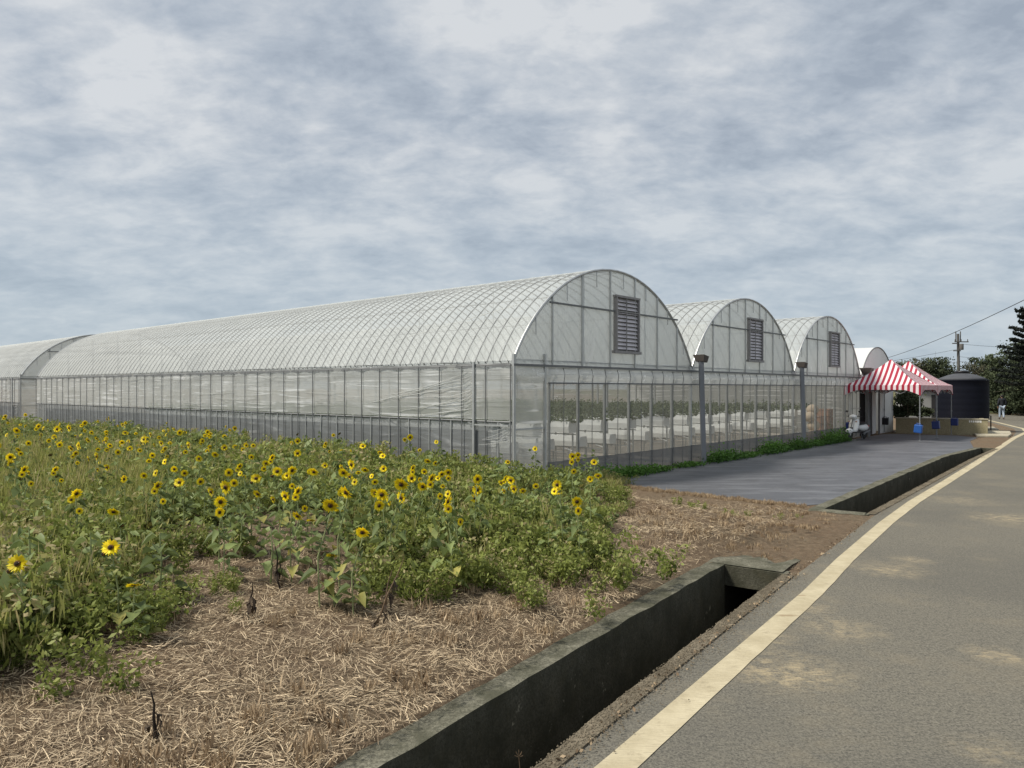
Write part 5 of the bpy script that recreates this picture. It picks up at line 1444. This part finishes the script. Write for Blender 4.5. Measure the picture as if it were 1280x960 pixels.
# ------------------------------------------------------------------ world, sun, camera
SUN_EL, SUN_AZ = R(50), R(-102)       # azimuth clockwise from +Y: high on the left
w = bpy.data.worlds.new('World'); scene.world = w; w.use_nodes = True
nt = w.node_tree; nt.nodes.clear()
def N_(ty): return nt.nodes.new(ty)
out = N_('ShaderNodeOutputWorld'); bg = N_('ShaderNodeBackground'); bg.inputs['Strength'].default_value = .10
sky = N_('ShaderNodeTexSky'); sky.sky_type = 'NISHITA'; sky.sun_disc = False; sky.sun_elevation = SUN_EL; sky.sun_rotation = SUN_AZ
tc = N_('ShaderNodeTexCoord'); sep = N_('ShaderNodeSeparateXYZ'); nt.links.new(tc.outputs['Generated'], sep.inputs[0])
def mth(op, a, b=0.0, clamp=False):
    nd = N_('ShaderNodeMath'); nd.operation = op; nd.use_clamp = clamp
    for i, v in enumerate((a, b)):
        if hasattr(v, 'links'): nt.links.new(v, nd.inputs[i])
        else: nd.inputs[i].default_value = v
    return nd.outputs[0]
zc = mth('ADD', mth('MAXIMUM', sep.outputs[2], 0.0), .30)
cx, cy = mth('DIVIDE', sep.outputs[0], zc), mth('DIVIDE', sep.outputs[1], zc)
cmb = N_('ShaderNodeCombineXYZ'); nt.links.new(cx, cmb.inputs[0]); nt.links.new(cy, cmb.inputs[1])
def wn_(scale, det, ro, dist, off=(0, 0, 0), sc3=(1, 1, 1)):
    mp = N_('ShaderNodeMapping'); mp.inputs['Location'].default_value = off; mp.inputs['Scale'].default_value = sc3; nt.links.new(cmb.outputs[0], mp.inputs[0])
    nd = N_('ShaderNodeTexNoise'); nd.inputs['Scale'].default_value = scale; nd.inputs['Detail'].default_value = det; nd.inputs['Roughness'].default_value = ro; nd.inputs['Distortion'].default_value = dist
    nt.links.new(mp.outputs[0], nd.inputs['Vector']); return nd.outputs[0]
def rampw(f, stops):
    nd = N_('ShaderNodeValToRGB'); e = nd.color_ramp.elements
    while len(e) > 1: e.remove(e[-1])
    for i, (p, c) in enumerate(stops):
        if i == 0: e[0].position = p; e[0].color = (*c, 1)
        else: q = e.new(p); q.color = (*c, 1)
    nt.links.new(f, nd.inputs[0]); return nd.outputs[0]
def mixw(f, a, b):
    nd = N_('ShaderNodeMix'); nd.data_type = 'RGBA'
    for sock, v in ((nd.inputs[0], f), (nd.inputs[6], a), (nd.inputs[7], b)):
        if hasattr(v, 'links'): nt.links.new(v, sock)
        elif isinstance(v, tuple): sock.default_value = (*v, 1)
        else: sock.default_value = v
    return nd.outputs[2]
n1 = wn_(2.3, 8, .52, .2, (3.1, 1.7, 0)); n2 = wn_(7.0, 8, .58, .3, (7.3, 2.2, 0), (1, 1.3, 1)); n3 = wn_(.45, 3, .5, 0, (1.2, 8.8, 0)); n4 = wn_(19, 6, .6, .2, (2.2, 5.1, 0), (1, 1.4, 1))
mixn = mth('ADD', mth('ADD', mth('ADD', mth('MULTIPLY', n1, .42), mth('MULTIPLY', n2, .32)), mth('MULTIPLY', n3, .15)), mth('MULTIPLY', n4, .11))
clouds = rampw(mixn, [(.395, (3.6, 4.15, 4.9)), (.455, (4.6, 5.15, 5.85)), (.50, (5.5, 5.95, 6.5)), (.575, (7.1, 7.35, 7.6))])
hz = mth('SUBTRACT', 1.0, mth('MULTIPLY', sep.outputs[2], 3.2), True)
hz = mth('MULTIPLY', hz, .72)
c1 = mixw(hz, clouds, (4.75, 5.7, 6.45))
fin = mixw(.08, c1, sky.outputs[0])
nt.links.new(fin, bg.inputs[0]); nt.links.new(bg.outputs[0], out.inputs[0])

sd = bpy.data.lights.new('sun', 'SUN'); sd.energy = 5.0; sd.angle = R(10); sd.color = (1.0, .945, .83)
so = bpy.data.objects.new('sun', sd); COL.objects.link(so)
dirv = Vector((math.sin(SUN_AZ) * math.cos(SUN_EL), math.cos(SUN_AZ) * math.cos(SUN_EL), math.sin(SUN_EL)))
so.rotation_euler = dirv.to_track_quat('Z', 'Y').to_euler()
cd = bpy.data.cameras.new('camera'); co = bpy.data.objects.new('camera', cd); COL.objects.link(co)
co.location = (0, 0, EYE); co.rotation_euler = (R(90), 0, 0); cd.sensor_width = 36; cd.lens = 36 * F / 1280; cd.shift_y = (HZ - 480) / 1280
cd.clip_start = .1; cd.clip_end = 6000
scene.camera = co
scene.view_settings.view_transform = 'Standard'; scene.view_settings.look = 'None'; scene.view_settings.exposure = 0; scene.view_settings.gamma = 1
scene.cycles.use_denoising = True
scene.cycles.max_bounces = 8; scene.cycles.transparent_max_bounces = 24; scene.cycles.diffuse_bounces = 4; scene.cycles.glossy_bounces = 2; scene.cycles.transmission_bounces = 4
scene.cycles.caustics_reflective = False; scene.cycles.caustics_refractive = False
